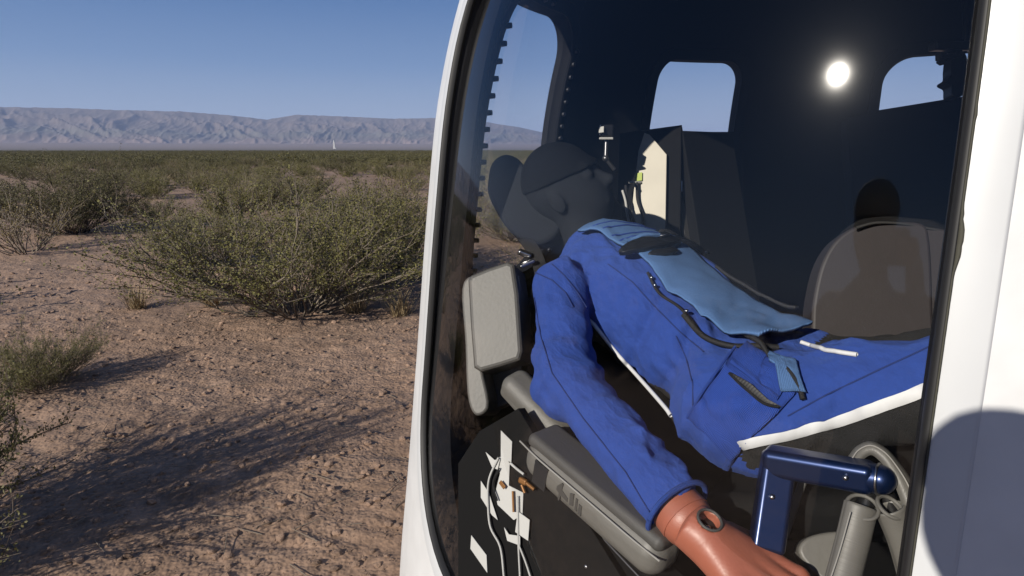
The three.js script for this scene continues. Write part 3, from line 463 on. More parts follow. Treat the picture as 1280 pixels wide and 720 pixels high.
// ---------------------------------------------------------------- the dummy's seat
const seat = thing('crew_seat', 'grey leather and black reclining seat under the dummy, with padded armrest and blue side handle', 'seat', B3(.2, 0, -.2));
{
  part('backrest', bar(B3(-.14, 0, -.185), B3(TL + .12, 0, -.185), .42, .09, cAx, .03), M.panelDark, seat);
  part('seat_pan', bar(PEL.clone().add(V(-.05, -.17, 0)), KnR.clone().lerp(KnL, .5).add(V(-.02, -.17, -.02)), .36, .08, V(0, 1, 0), .03), M.panelDark, seat);
  // grey wing beside the shoulder: a padded block seen edge-on
  const z = 1.40, n = camVec(-.25, .2, 1);
  const blk = [[591, 352], [593, 349], [612, 342], [637, 335], [641, 337], [648, 372], [656, 442], [654, 449], [634, 455], [610, 461], [605, 458], [598, 410]];
  const wing = part('shoulder_wing', slab(blk.map(([x, y]) => P(x, y, z)), n, .10, .010), M.wing, seat, 'pale grey padded block beside the shoulder');
  part('wing_side', slab(smoothClosed([[583, 354], [592, 349], [606, 455], [618, 510], [608, 516], [600, 505], [590, 430]].map(([x, y]) => P(x, y, z + .02)), 40), n, .11, .006), M.wing, seat, 'thin grey side of the padded block');
  part('wing_back', slab([[606, 455], [655, 455], [648, 500], [612, 514]].map(([x, y]) => P(x, y, z + .05)), n, .05, .004), M.greyDark, seat);
  for (const l of [[[604, 350], [612, 400], [618, 456]], [[648, 345], [653, 400], [657, 446]]]) part('stitching', tube(l.map(([x, y]) => P(x, y, z - .010)), .0016, 30, 5), M.thread, wing);
  // small cushion just under the wing
  part('side_cushion', [bar(P(637, 472, 1.33), P(712, 548, 1.24), .07, .055, V(0, 1, .3), .024), bar(P(636, 480, 1.335), P(705, 556, 1.25), .06, .03, V(0, 1, .3), .014)], M.grey, seat, 'small grey cushion behind the sleeve');
  // padded armrest: thick pad with a darker top
  const A = P(678, 566, 1.185), Bq = P(828, 692, .985), up = camVec(.1, .9, .35);
  const arm = part('armrest', bar(A, Bq, .085, .078, up, .034, .035), M.grey, seat, 'long pale grey leather armrest under the forearm');
  const ad = Bq.clone().sub(A).normalize(), au = up.clone().addScaledVector(ad, -up.dot(ad)).normalize(), as = au.clone().cross(ad).normalize(); if (as.z < 0) as.negate();
  const AR = (t, u, s) => A.clone().lerp(Bq, t).addScaledVector(au, u).addScaledVector(as, s);
  part('armrest_top', bar(AR(-.06, .034, -.006), AR(1.04, .034, -.006), .078, .028, up, .013), M.greyDark, arm);
  part('stitching', tube([AR(-.10, .022, .036), AR(.1, .024, .0425), AR(.5, .024, .0425), AR(.9, .024, .0425), AR(1.06, .02, .036)], .0018, 50, 5), M.thread, arm);
  part('hook_patch', bar(AR(.085, -.006, .0422), AR(.205, -.006, .0422), .003, .05, au, .001), M.strap, arm, 'dark square patch on the armrest');
  // worn emblem printed on the armrest: a small winged mark beside broken strokes
  const mk = (pts) => slab(pts.map(([t, u]) => AR(t, u, .0437)), as, .0012, 0);
  part('emblem', [mk([[.30, .004], [.335, .018], [.345, .016], [.345, .004], [.40, -.002], [.40, -.010], [.345, -.008], [.335, -.022], [.325, -.02], [.325, -.006], [.30, -.004]]), mk([[.41, .012], [.44, .016], [.45, -.008], [.42, -.012]]), mk([[.46, .012], [.475, .012], [.485, -.012], [.465, -.012]]), mk([[.49, .006], [.515, .006], [.52, -.014], [.495, -.014]])], M.greyDark, arm);
  part('armrest_support', [bar(AR(.1, -.075, -.02), AR(1.25, -.075, -.02), .05, .05, up, .004), bar(AR(.3, -.11, .0), AR(1.3, -.11, .0), .02, .03, up, .003)], M.panelDark, seat);
  // dark side plate of the seat
  const sp = [[648, 545], [700, 620], [800, 719], [820, 800], [640, 800], [620, 700], [630, 600]];
  part('side_plate', slab([P(640, 560, 1.30), P(735, 655, 1.13), P(850, 760, 1.0), P(850, 960, 1.0), P(640, 860, 1.30)], camVec(-.55, .1, .83), .03, .002), M.panelDark, seat);
  for (const [x, y, zz] of [[672, 617, 1.205], [692, 649, 1.17], [711, 676, 1.135], [733, 708, 1.10]]) part('bolt', ball(P(x, y, zz - .02), .0042, .0042, .0042, 10), M.steel, seat);
  part('side_rail', tube([P(700, 615, 1.17), P(770, 690, 1.06), P(800, 722, 1.02)], .0022, 20, 6), M.bolt, seat);
  // headrest with an ear-shaped wing seen against the left window
  const ear = smoothClosed([[622, 225], [626, 206], [637, 199], [649, 203], [659, 215], [668, 236], [690, 262], [705, 290], [690, 305], [668, 302], [648, 286], [632, 262], [622, 240]].map(([x, y]) => P(x - 6, y, 1.66)), 70);
  const hr = part('headrest_wing', slab(ear, camVec(-.2, .15, 1), .05, .012), M.head, seat, 'dark rounded headrest wing');
  part('headrest', mesher(p => { const d = p.clone().sub(P(704, 248, 1.78)), a = d.dot(aAx), u = d.dot(bAx), v = d.dot(cAx); return (Math.pow(Math.pow(Math.abs(a / .16), 3) + Math.pow(Math.abs(u / .15), 3) + Math.pow(Math.abs(v / .06), 3), 1 / 3) - 1) * .06; }, P(704, 248, 1.78).subScalar(.25), P(704, 248, 1.78).addScalar(.25), .012), M.hood, seat);
  part('wing_buckle', [bar(P(648, 314, 1.43), P(664, 320, 1.43), .018, .012, cAx, .004), bar(P(650, 333, 1.41), P(668, 325, 1.41), .012, .008, cAx, .003)], M.steel, seat, 'small metal strap clip at the shoulder');
  part('shoulder_strap', sheet([[P(648, 300, 1.5), P(660, 318, 1.44), P(668, 345, 1.41), P(660, 380, 1.42)], [P(665, 298, 1.5), P(676, 314, 1.45), P(684, 340, 1.42), P(676, 380, 1.43)]].map(r => new THREE.CatmullRomCurve3(r).getPoints(14)), .004, 6), M.strap, seat);
}
{ // blue handle and leather-sheathed tubes at the near end of the seat
  const hd = sub('handle', seat, 'blue anodised side handle');
  const U = camVec(.1, 1, .25), n = camVec(-.15, .25, 1);
  const A = P(970, 574, .95), B = P(1094, 598, .86), C = P(957, 690, .915);
  part('handle_bar', bar(A.clone().add(camVec(-.018, 0, 0)), B, .042, .042, U, .011), M.anod, hd);
  part('handle_post', bar(A.clone().add(camVec(.006, .012, 0)), C, .040, .048, camVec(1, 0, .2), .009), M.anod, hd);
  const e = B.clone().sub(A).normalize(); part('handle_end', [rod(B.clone().addScaledVector(e, -.012), B.clone().addScaledVector(e, .006), .0215, .0205, 28), ball(B.clone().addScaledVector(e, .006), .0205)], M.anod, hd);
  const tor = new THREE.TorusGeometry(.021, .0018, 8, 32); tor.applyQuaternion(new THREE.Quaternion().setFromUnitVectors(V(0, 0, 1), e)); tor.translate(...B.clone().addScaledVector(e, .004).toArray()); part('handle_ring', tor, M.steel, hd);
  for (const [x, y, zz] of [[965, 621, .915], [1057, 597, .862]]) part('screw', ball(P(x, y, zz), .0042, .0042, .0042, 12), M.steel, hd);
  // sheaths: flattened tubes
  const sheath = (pts, w, d) => { const cv = new THREE.CatmullRomCurve3(pts), N = 26, rows = []; const rim = 20; for (let k = 0; k <= rim; k++) rows.push([]); for (let i = 0; i <= N; i++) { const c = cv.getPoint(i / N), t = cv.getTangent(i / N), s = t.clone().cross(camVec(0, 0, 1)).normalize(), q = s.clone().cross(t).normalize(); for (let k = 0; k <= rim; k++) { const an = k / rim * Math.PI * 2; rows[k].push(c.clone().addScaledVector(s, Math.cos(an) * w).addScaledVector(q, Math.sin(an) * d)); } } return sheet(rows, .003, 4); };
  const s1 = part('leather_sheath', sheath([P(1076, 632, .86), P(1066, 675, .85), P(1048, 745, .83)], .021, .017), M.grey, seat, 'grey leather sheath around the left leg tube');
  part('stitching', tube([P(1063, 640, .84), P(1049, 690, .832), P(1034, 735, .82)], .0013, 24, 5), M.thread, s1);
  const s2 = part('leather_sheath', sheath([P(1112, 634, .85), P(1128, 672, .85), P(1146, 735, .85)], .019, .016), M.grey, seat, 'grey leather sheath around the right leg tube');
  part('sheath_lip', [new THREE.TorusGeometry(.0195, .0028, 8, 28).applyQuaternion(new THREE.Quaternion().setFromUnitVectors(V(0, 0, 1), camVec(-.15, .75, .55).normalize())).translate(...P(1078, 634, .855).toArray()), new THREE.TorusGeometry(.0175, .0028, 8, 28).applyQuaternion(new THREE.Quaternion().setFromUnitVectors(V(0, 0, 1), camVec(.2, .75, .55).normalize())).translate(...P(1113, 634, .848).toArray())], M.grey, seat);
  part('leg_tube', [rod(P(1090, 605, .885), P(1068, 680, .86), .013), rod(P(1100, 600, .88), P(1132, 680, .86), .012)], M.plastic, seat);
  const arch = [[1062, 572], [1072, 560], [1088, 554], [1106, 562], [1124, 582], [1138, 604], [1146, 628], [1146, 650]], inner = [[1074, 582], [1080, 571], [1090, 567], [1102, 576], [1114, 594], [1124, 616], [1132, 640], [1136, 662]];
  const ar = [arch.map(([x, y], i) => P(x, y, lerp(.90, .84, i / 7))), arch.map(([x, y], i) => P(lerp(x, inner[i][0], .5) + 1, lerp(y, inner[i][1], .5) - 1, lerp(.885, .825, i / 7))), inner.map(([x, y], i) => P(x, y, lerp(.89, .835, i / 7)))].map(r => new THREE.CatmullRomCurve3(r).getPoints(30));
  const lp = part('leather_loop', sheet(ar, .006, 4), M.grey, seat, 'grey leather loop arching over the tube ends');
  part('stitching', tube(arch.map(([x, y], i) => P(lerp(x, inner[i][0], .2), lerp(y, inner[i][1], .2), lerp(.885, .824, i / 7))), .0012, 30, 5), M.thread, lp);
  part('leather_flap', slab(smoothClosed([[1002, 690], [1012, 676], [1050, 669], [1054, 672], [1050, 735], [1040, 735]].map(([x, y]) => P(x, y, .93)), 40), camVec(-.2, .5, 1), .03, .005), M.grey, seat, 'small grey leather cushion edge below the handle');
  part('back_strut', bar(P(1004, 600, .97), P(980, 672, .96), .012, .01, V(0, 1, .4), .003), M.greyDark, seat);
}

// ---------------------------------------------------------------- taped sensor on the dark side wall of the seat
{
  const A = P(612, 565, 1.24), n = camVec(-.62, .12, .78).normalize();
  const on = (px, py, lift = 0) => { const d = ray(px, py), t = A.clone().addScaledVector(n, lift).sub(EYE).dot(n) / d.dot(n); return EYE.clone().addScaledVector(d, t); };
  const plate = thing('side_panel', 'black upright panel beside the seat base that carries the white tape', 'panel', on(640, 690));
  part('board', slab([[574, 580], [600, 540], [648, 512], [700, 600], [800, 760], [800, 860], [574, 860]].map(q => on(...q, -.002)), n, .02, .002), M.panelDark, plate);
  const s = thing('taped_sensor', 'sensor patch held on the black panel by crossed strips of white tape with hanging wires', 'sensor', on(635, 620));
  const tp = (pts, lift, th = .0012) => slab(pts.map(q => on(q[0], q[1], lift)), n, th, 0);
  for (const [i, t] of [[[622, 572], [631, 570], [637, 579], [636, 607], [654, 616], [653, 644], [642, 650], [622, 631], [619, 616], [625, 592]], [[626, 538], [640, 552], [639, 578], [626, 572]], [[601, 601], [611, 616], [622, 650], [615, 644], [601, 622]], [[607, 565], [618, 575], [625, 574], [622, 587], [615, 584]], [[647, 639], [662, 650], [660, 676], [644, 665]], [[630, 659], [636, 668], [650, 670], [650, 682], [634, 676]]].entries()) part('tape', tp(t, .003 + i * .0011), M.tape, s);
  const w = (l, r, m) => part('wire', tube(l.map(q => on(q[0], q[1], .009)), r, 30, 6), m, s);
  w([[623, 572], [611, 600], [610, 631], [613, 659], [625, 683], [630, 722]], .0022, M.tape); w([[647, 620], [648, 680], [650, 722]], .0018, M.tape); w([[648, 680], [656, 700], [664, 724]], .0018, M.tape); w([[638, 579], [646, 586], [655, 593]], .0026, M.tape); w([[624, 585], [616, 605], [622, 626]], .0018, M.strap); w([[641, 614], [642, 640]], .0022, M.brass);
  part('connector', [bar(on(649, 599, .011), on(659, 604, .011), .012, .010, n, .004), rod(on(657, 603, .011), on(668, 612, .011), .0035), rod(on(652, 606, .011), on(656, 616, .010), .003)], M.brass, s, 'orange brass connector');
  part('label_chip', bar(on(625, 602, .010), on(631, 610, .010), .008, .003, n, .001), M.brass, s);
  const lone = thing('tape_strip', 'single strip of white tape at the lower left corner of the big window', 'tape', on(600, 690));
  part('strip', slab([[589, 669], [608, 694], [609, 716], [588, 686]].map(q => on(...q, .003)), n, .0015, 0), M.tape, lone);
}

// ---------------------------------------------------------------- things farther back in the cabin
{
  const z0 = 2.02, cab = thing('equipment_cabinet', 'black equipment cabinet with a cream front plate behind the dummy\'s shoulder', 'cabinet', P(850, 420, z0));
  const nf = camVec(-.35, .18, 1).normalize();
  part('cabinet_body', slab([P(776, 168, z0 + .06), P(852, 165, z0 + .04), P(852, 420, z0 + .04), P(776, 420, z0 + .06)], nf, .3, .004), M.panelDark, cab);
  part('cabinet_door', slab([P(853, 165, z0), P(918, 165, z0 + .14), P(918, 420, z0 + .14), P(853, 420, z0)], camVec(.55, .18, .8), .2, .004), M.panelDark, cab);
  part('front_plate', slab([[806, 167], [812, 170], [834, 199], [834, 330], [788, 330], [794, 245], [799, 190]].map(q => P(q[0], q[1], z0 + .01)), nf, .02, .002), M.white, cab, 'cream painted plate with a clipped corner');
  part('edge_trim', slab([[844, 242], [849, 242], [849, 330], [844, 330]].map(q => P(q[0], q[1], z0 - .005)), nf, .01, .001), M.white, cab);
  part('side_plate', slab(smoothClosed([[853, 246], [866, 250], [875, 262], [874, 280], [864, 330], [853, 330]].map(q => P(q[0], q[1], z0 - .01 + (q[0] - 853) * .002)), 40), camVec(.55, .18, .8), .008, .001), M.greyDark, cab, 'small rounded olive-grey plate on the cabinet door');
  part('latch', [bar(P(846, 222, z0 - .02), P(846, 242, z0 - .02), .010, .012, nf, .003), bar(P(852, 226, z0 - .02), P(852, 240, z0 - .02), .008, .012, nf, .003), rod(P(847, 216, z0 - .015), P(848, 222, z0 - .015), .006)], M.steel, cab);
  part('screen', slab([[805, 203], [815, 201], [815, 222], [805, 224]].map(q => P(q[0], q[1], z0 - .005)), nf, .01, .001), M.plastic, cab);
  part('socket', [slab([[808, 225], [812, 225], [811, 300], [806, 300], [807, 250]].map(q => P(q[0], q[1], z0 - .006)), nf, .01, .001)], M.panelDark, cab);
  part('cabinet_tag', slab([[794, 217], [803, 216], [803, 227], [794, 227]].map(q => P(q[0], q[1], z0 - .012)), nf, .002, 0), M.tagGreen, cab, 'yellow-green tag');
  const c1 = (l, r, m) => part('cable', tube(l.map(([x, y, d]) => P(x, y, d)), r, 36, 6), m, cab);
  c1([[796, 228, z0 - .03], [797, 250, z0 - .04], [803, 270, z0 - .06], [806, 300, z0 - .08]], .0045, M.strap); c1([[782, 232, z0 - .03], [784, 255, z0 - .05], [792, 275, z0 - .06], [802, 300, z0 - .07]], .0045, M.strap); c1([[778, 238, z0 - .05], [782, 252, z0 - .06], [784, 268, z0 - .06], [790, 290, z0 - .07]], .004, M.tape); c1([[786, 228, z0 - .03], [794, 228, z0 - .03], [801, 228, z0 - .02]], .004, M.tape);
  part('tarp_fold', slab([[763, 290], [769, 274], [771, 290]].map(q => P(q[0], q[1], 1.9)), nf, .004, .001), M.tape, cab);
}
{
  const c = thing('action_camera', 'tiny camera with a white front on a thin jointed arm above the dummy\'s head', 'camera', P(757, 205, 1.86)), n = camVec(-.4, .1, 1).normalize();
  part('camera_body', bar(P(750, 163, 1.86), P(766, 163, 1.86), .03, .034, V(0, 1, 0), .004), M.plastic, c);
  part('camera_face', slab([[749, 159], [755, 159], [755, 166], [749, 166]].map(q => P(q[0], q[1], 1.838)), n, .004, .001), M.tape, c);
  part('bracket', [bar(P(749, 173, 1.85), P(766, 173, 1.85), .02, .007, V(0, 1, 0), .002)], M.tape, c);
  part('arm', [rod(P(758, 174, 1.86), P(757, 198, 1.86), .006), rod(P(757, 198, 1.86), P(768, 212, 1.87), .006), ball(P(757, 198, 1.86), .010)], M.bolt, c);
}
{
  const n = camVec(-.15, .15, 1), z = 2.15;
  const s = thing('rear_seat', 'grey rounded seat back with a dark seam, standing across the cabin at the right', 'seat', P(1110, 470, z + .1));
  const out = smoothClosed([[1018, 400], [1022, 370], [1034, 328], [1050, 302], [1070, 287], [1092, 281], [1120, 281], [1150, 286], [1153, 300], [1150, 400], [1146, 460], [1060, 480], [1020, 460]].map(q => P(q[0], q[1], z)), 90);
  part('backrest', slab(out, n, .09, .012), M.mauve, s);
  part('side_cushion', slab(smoothClosed([[1158, 290], [1180, 292], [1205, 298], [1222, 306], [1222, 440], [1152, 450], [1155, 350]].map(q => P(q[0], q[1], z)), 60), n, .09, .010), M.mauve, s);
  part('seat_shell', slab(smoothClosed([[1040, 320], [1070, 281], [1095, 275], [1150, 280], [1200, 290], [1235, 300], [1235, 480], [1020, 480]].map(q => P(q[0], q[1], z + .1)), 60), n, .05, .01), M.panelDark, s);
  part('seam_piping', tube([[1070, 285], [1092, 279], [1120, 279], [1152, 284], [1200, 294]].map(q => P(q[0], q[1], z - .01)), .005, 40, 6), M.seam, s);
}
{
  const c = thing('dark_bulkhead', 'black bulkhead with a slanted top edge crossing the right-hand far window', 'bulkhead', P(1150, 300, 2.6));
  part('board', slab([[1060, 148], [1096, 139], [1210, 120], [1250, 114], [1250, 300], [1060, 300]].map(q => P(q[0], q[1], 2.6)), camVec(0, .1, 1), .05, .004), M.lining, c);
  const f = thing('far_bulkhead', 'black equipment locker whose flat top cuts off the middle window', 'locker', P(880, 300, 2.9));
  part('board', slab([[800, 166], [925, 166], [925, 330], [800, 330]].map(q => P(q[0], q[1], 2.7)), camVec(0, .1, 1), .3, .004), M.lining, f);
}
{
  const c = thing('ceiling_bracket', 'black jointed bracket with small clamps hanging before the right-hand far window', 'bracket', P(1196, 60, 2.2)), z = 2.2;
  const q = (l, d = z) => slab(smoothClosed(l.map(p => P(p[0], p[1], d)), 60), camVec(0, .1, 1), .04, .004);
  part('arm', q([[1193, 70], [1205, 68], [1206, 90], [1202, 118], [1188, 122], [1187, 108], [1180, 103], [1187, 98], [1189, 84]]), M.plastic, c);
  part('clamp', [bar(P(1172, 71, z), P(1200, 66, z), .03, .03, V(0, 1, 0), .004), bar(P(1174, 75, z), P(1180, 79, z), .03, .02, V(0, 1, 0), .004), bar(P(1165, 58, z), P(1230, 58, z), .05, .03, V(0, 1, 0), .006)], M.plastic, c);
  part('clamp_screw', [bar(P(1184, 68, z - .03), P(1194, 67, z - .03), .008, .008, V(0, 1, 0), .002), bar(P(1200, 66, z - .03), P(1208, 65, z - .03), .008, .008, V(0, 1, 0), .002)], M.bolt, c);
  part('stem', rod(P(1215, 60, z + .02), P(1205, -60, z + .02), .02), M.plastic, c);
}

// ---------------------------------------------------------------- ground, hills
function groundH(x, z) {
  const r = Math.hypot(x, z); let h = 0;
  const k = smoothstep(r, .5, 3);
  h += .06 * k * fbm(x * .35 + 4, 1.5, z * .35, 2);
  h += .035 * fbm(x * 2.2, 8.5, z * 2.2, 3) * smoothstep(60 - r, 0, 40);
  if (r < 30) { const a = x * .35 - z, b = x * .9 + z * .55; h += .020 * Math.max(0, fbm(x * 4, 3.3, z * 4, 3)) + .022 * fbm(b * 2.2, a * 11, 2.2, 4); h += .006 * fbm(x * 30, 6.1, z * 30, 2); }
  h += .25 * smoothstep(r, 20, 60) * fbm(x * .03, 2.2, z * .03, 2);
  if (z < 0) h += 62 * Math.pow(smoothstep(r, 1800, 7200), 1.6);
  // tyre-tread ripples low in the foreground
  const u = (x + 1.25) * .9 + (z + 2.55) * .3, v = -(x + 1.25) * .3 + (z + 2.55) * .9; if (Math.abs(u) < .5 && Math.abs(v) < .12) h += .007 * Math.sin(u * 95 + v * 30) * smoothstep(.5 - Math.abs(u), 0, .1) * smoothstep(.12 - Math.abs(v), 0, .04);
  return h;
}
const soilTex = tex(1024, (u, v) => {
  const n = tile((x, y) => fbm(x * 14, y * 14, 1.7, 5), u, v), m = tile((x, y) => fbm(x * 55, y * 55, 4.2, 3), u, v), s = tile((x, y) => fbm(x * 130, y * 130, 8.8, 2), u, v), k = .74 + .36 * n + .40 * m + .34 * s;
  return [k, k * (.97 + .05 * n), k * (.94 + .10 * n)];
});
const soilBump = tex(1024, (u, v) => { const n = tile((x, y) => fbm(x * 50, y * 50, 6.7, 4), u, v), m = tile((x, y) => fbm(x * 160, y * 160, 2.2, 2), u, v); return .5 + .55 * n + .4 * m; });
const soil = new THREE.MeshStandardMaterial({ vertexColors: true, roughness: .95, map: soilTex, bumpMap: soilBump, bumpScale: .018 });
{
  const az = []; for (let a = 60; a < 300; a += 3) az.push(a); for (let a = 300; a < 316; a += .5) az.push(a); for (let a = 316; a < 358; a += .13) az.push(a); for (let a = 358; a < 420; a += 1) az.push(a);
  const rr = [0.02]; let r = .4; while (r < 34000) { rr.push(r); r *= r < 12 ? 1.0095 : r < 60 ? 1.02 : 1.07; }
  const pos = [], col = [], uv = [], idx = [], n = az.length;
  for (const q of rr) for (const a of az) {
    const x = q * Math.sin(a * RAD), z = -q * Math.cos(a * RAD), h = q > 9000 ? groundH(x / q * 9000, z / q * 9000) : groundH(x, z); pos.push(x, h, z); uv.push(x / 3, z / 3);
    const big = fbm(x * .12 + 3, 5.5, z * .12, 3), med = fbm(x * .9, 2.5, z * .9, 3), far = smoothstep(q, 40, 900), plain = smoothstep(q, 2200, 5000);
    let c = [.45 + .13 * big + .12 * med, .302 + .09 * big + .075 * med, .212 + .065 * big + .05 * med];
    c = c.map((v, i) => lerp(v, [.20, .165, .105][i], far)); c = c.map((v, i) => lerp(v, [.34, .26, .22][i], plain) * .68); col.push(...c);
  }
  for (let i = 0; i < rr.length - 1; i++) for (let j = 0; j < n; j++) { const a = i * n + j, b = i * n + (j + 1) % n, c = a + n, d = b + n; idx.push(a, b, d, a, d, c); }
  const g = new THREE.BufferGeometry(); g.setAttribute('position', new THREE.Float32BufferAttribute(pos, 3)); g.setAttribute('color', new THREE.Float32BufferAttribute(col, 3)); g.setAttribute('uv', new THREE.Float32BufferAttribute(uv, 2)); g.setIndex(idx.reverse()); g.computeVertexNormals();
  tag(part('ground', g, soil), 'reddish brown sandy desert ground', 'ground', null, 'structure');
}
{ // the long eroded range on the horizon
  const crest = [[-400, 140], [-100, 132], [61, 135], [120, 136], [170, 138], [250, 140], [300, 144], [350, 150], [385, 144], [440, 146], [500, 149], [545, 148], [600, 151], [620, 155], [650, 160], [675, 166], [720, 171], [800, 174], [1100, 172], [1700, 160]];
  const elev = px => { let k = 0; while (k < crest.length - 2 && px > crest[k + 1][0]) k++; const t = clamp((px - crest[k][0]) / (crest[k + 1][0] - crest[k][0]), 0, 1), y = lerp(crest[k][1], crest[k + 1][1], t); return (187 - y) / F; };
  const N = 1500, K = 90, pos = [], col = [], idx = [], a0 = -62, a1 = 62;
  const ridge = (x, y, o) => { let s = 0, a = .5, w = 1; for (let i = 0; i < o; i++) { let v = 1 - Math.abs(noise(x, y, i * 3.7)) * 1.9; v *= v; s += v * a * w; w = clamp(v * 1.6, 0, 1); x *= 2.1; y *= 2.05; a *= .5; } return s; };
  for (let k = 0; k <= K; k++) for (let i = 0; i <= N; i++) {
    const a = lerp(a0, a1, i / N), t = k / K, R = lerp(6600, 10400, t), px = 640 + F * Math.tan(a * RAD) * .98, top = elev(px) * 8880 * .945 * Math.cos(a * RAD) + 4;
    const prof = t < .6 ? Math.pow(t / .6, .85) : 1 - (t - .6) * .6, X = a * .26, Y = t * 6.5, w = noise(X * .8, Y * .5, 4) * .7;
    const er = ridge(X * 1.3 + w, Y * .5 + 3 + w, 6), fine = ridge(X * 4.2 + w * 2, Y * 1.3, 5), mid = Math.pow(Math.max(Math.sin(Math.min(t / .62, 1) * Math.PI), 0), .6);
    let h = top * prof * (1 - .10 * mid) + top * ((er - .62) * .22 + (fine - .6) * .06) * mid + top * .02 * fbm(a * 2.2, 1, t * 9, 4);
    h = Math.min(h, top * 1.03) + 30 * (1 - t) - (k === 0 ? 60 : 0);
    pos.push(R * Math.sin(a * RAD), h, -R * Math.cos(a * RAD));
    const b = fbm(a * 2, h * .012, t * 3, 3), band = .5 + .5 * Math.sin(h * .045 + b * 3); const c = [.155 + .05 * b + .03 * band * (t > .3 ? 1 : 0), .125 + .04 * b + .018 * band, .105 + .03 * b + .012 * band]; const f = smoothstep(.18 - t, 0, .15); col.push(.7 * lerp(c[0], .30, f), .7 * lerp(c[1], .22, f), .7 * lerp(c[2], .185, f));
  }
  for (let k = 0; k < K; k++) for (let i = 0; i < N; i++) { const a = k * (N + 1) + i, b = a + 1, c = a + N + 1, d = c + 1; idx.push(a, b, d, a, d, c); }
  const g = new THREE.BufferGeometry(); g.setAttribute('position', new THREE.Float32BufferAttribute(pos, 3)); g.setAttribute('color', new THREE.Float32BufferAttribute(col, 3)); g.setIndex(idx); g.computeVertexNormals();
  tag(part('mountains', g, new THREE.MeshStandardMaterial({ vertexColors: true, roughness: 1 })), 'long eroded mountain range along the horizon', 'mountains', null, 'structure');
}
{ // white tower far out on the plain
  const t = thing('white_tower', 'tiny white tower far away on the plain before the mountains', 'tower', null), d = ray(418, 187).multiplyScalar(3300); const y = groundH(d.x, d.z); t.position.set(d.x, y, d.z);
  const mk = (n, g) => { g.translate(d.x, y, d.z); part(n, g, M.tape, t); };
  mk('shaft', new THREE.BoxGeometry(9, 34, 9).translate(0, 17, 0)); mk('tower_top', new THREE.CylinderGeometry(2, 4.5, 12, 12).translate(0, 40, 0)); mk('annex', new THREE.BoxGeometry(15, 5, 12).translate(2, 2.5, 0));
}

// ---------------------------------------------------------------- desert plants
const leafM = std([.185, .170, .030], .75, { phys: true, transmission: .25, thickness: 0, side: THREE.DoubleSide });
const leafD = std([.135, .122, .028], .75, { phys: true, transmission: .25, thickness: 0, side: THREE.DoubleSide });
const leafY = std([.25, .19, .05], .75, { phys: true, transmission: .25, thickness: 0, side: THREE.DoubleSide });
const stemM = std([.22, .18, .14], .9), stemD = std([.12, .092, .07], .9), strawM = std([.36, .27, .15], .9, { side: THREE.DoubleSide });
// one bush, unit height about 1: stems fan from the root, leaves sit on the outer twigs
function bushGeo(seed, o) {
  const R = rng(seed), sp = [], si = [], lp = [], li = [];
  const seg = (A, B, r1, r2) => { const d = B.clone().sub(A).normalize(), x = (Math.abs(d.y) > .9 ? V(1, 0, 0) : V(0, 1, 0)).cross(d).normalize(), y = d.clone().cross(x), b = sp.length / 3; for (const [c, r] of [[A, r1], [B, r2]]) for (let k = 0; k < 3; k++) { const a = k * 2.0944; sp.push(c.x + r * (x.x * Math.cos(a) + y.x * Math.sin(a)), c.y + r * (x.y * Math.cos(a) + y.y * Math.sin(a)), c.z + r * (x.z * Math.cos(a) + y.z * Math.sin(a))); } for (let k = 0; k < 3; k++) { const n = (k + 1) % 3; si.push(b + k, b + n, b + 3 + n, b + k, b + 3 + n, b + 3 + k); } };
  const leaf = (p, s) => { const a = R() * 6.283, e = R() * 1.9 - .5, d = V(Math.cos(a) * Math.cos(e), Math.sin(e), Math.sin(a) * Math.cos(e)), w = V(R() - .5, R() - .5, R() - .5).cross(d).normalize().multiplyScalar(s * .32), b = lp.length / 3; const q = p.clone().addScaledVector(d, s), m = p.clone().addScaledVector(d, s * .5); for (const v of [p, m.clone().add(w), q, m.clone().sub(w)]) lp.push(v.x, v.y, v.z); li.push(b, b + 1, b + 2, b, b + 2, b + 3); };
  const grow = (p, d, len, r, lev) => {
    const n = lev === 0 ? o.seg : 3; let c = p.clone(), dir = d.clone();
    for (let i = 0; i < n; i++) {
      dir.add(V((R() - .5) * .5, (R() - .42) * .34, (R() - .5) * .5)).normalize(); const e = c.clone().addScaledVector(dir, len / n), t = (i + 1) / n; seg(c, e, r * (1 - .7 * i / n), r * (1 - .7 * t));
      if (lev < o.lev && (i > 0 || lev > 0)) for (let k = 0; k < o.kids; k++) { const q = dir.clone().add(V(R() - .5, R() * .55 - .15, R() - .5).multiplyScalar(1.5)).normalize(); grow(c.clone().lerp(e, R()), q, len * (.30 + .25 * R()), r * .5, lev + 1); }
      if (lev >= o.lev - (R() < .5 ? 1 : 0) && (e.y > o.bare + (R() - .5) * .3 || R() < .12)) for (let k = 0; k < o.leaves; k++) leaf(c.clone().lerp(e, R()).add(V((R() - .5), (R() - .5), (R() - .5)).multiplyScalar(o.spread)), o.leaf * (.6 + .8 * R()));
      c = e;
    }
  };
  for (let s = 0; s < o.stems; s++) { const a = R() * 6.283, th = o.tilt * Math.sqrt(R()); const d = V(Math.cos(a) * Math.sin(th), Math.cos(th), Math.sin(a) * Math.sin(th)); grow(V(Math.cos(a) * .12 * R(), -.04, Math.sin(a) * .12 * R()), d, (.54 + .29 * R()) * (1 + .3 * Math.sin(th)), o.r, 0); }
  const mk = (p, i) => geoFrom(p, i); return [mk(sp, si), mk(lp, li)];
}
const HERO = { stems: 46, seg: 5, lev: 2, kids: 2, leaves: 6, leaf: .0145, spread: .045, bare: .30, tilt: 1.12, r: .009 };
const MID = { stems: 26, seg: 4, lev: 1, kids: 3, leaves: 11, leaf: .027, spread: .085, bare: .20, tilt: 1.12, r: .010 };
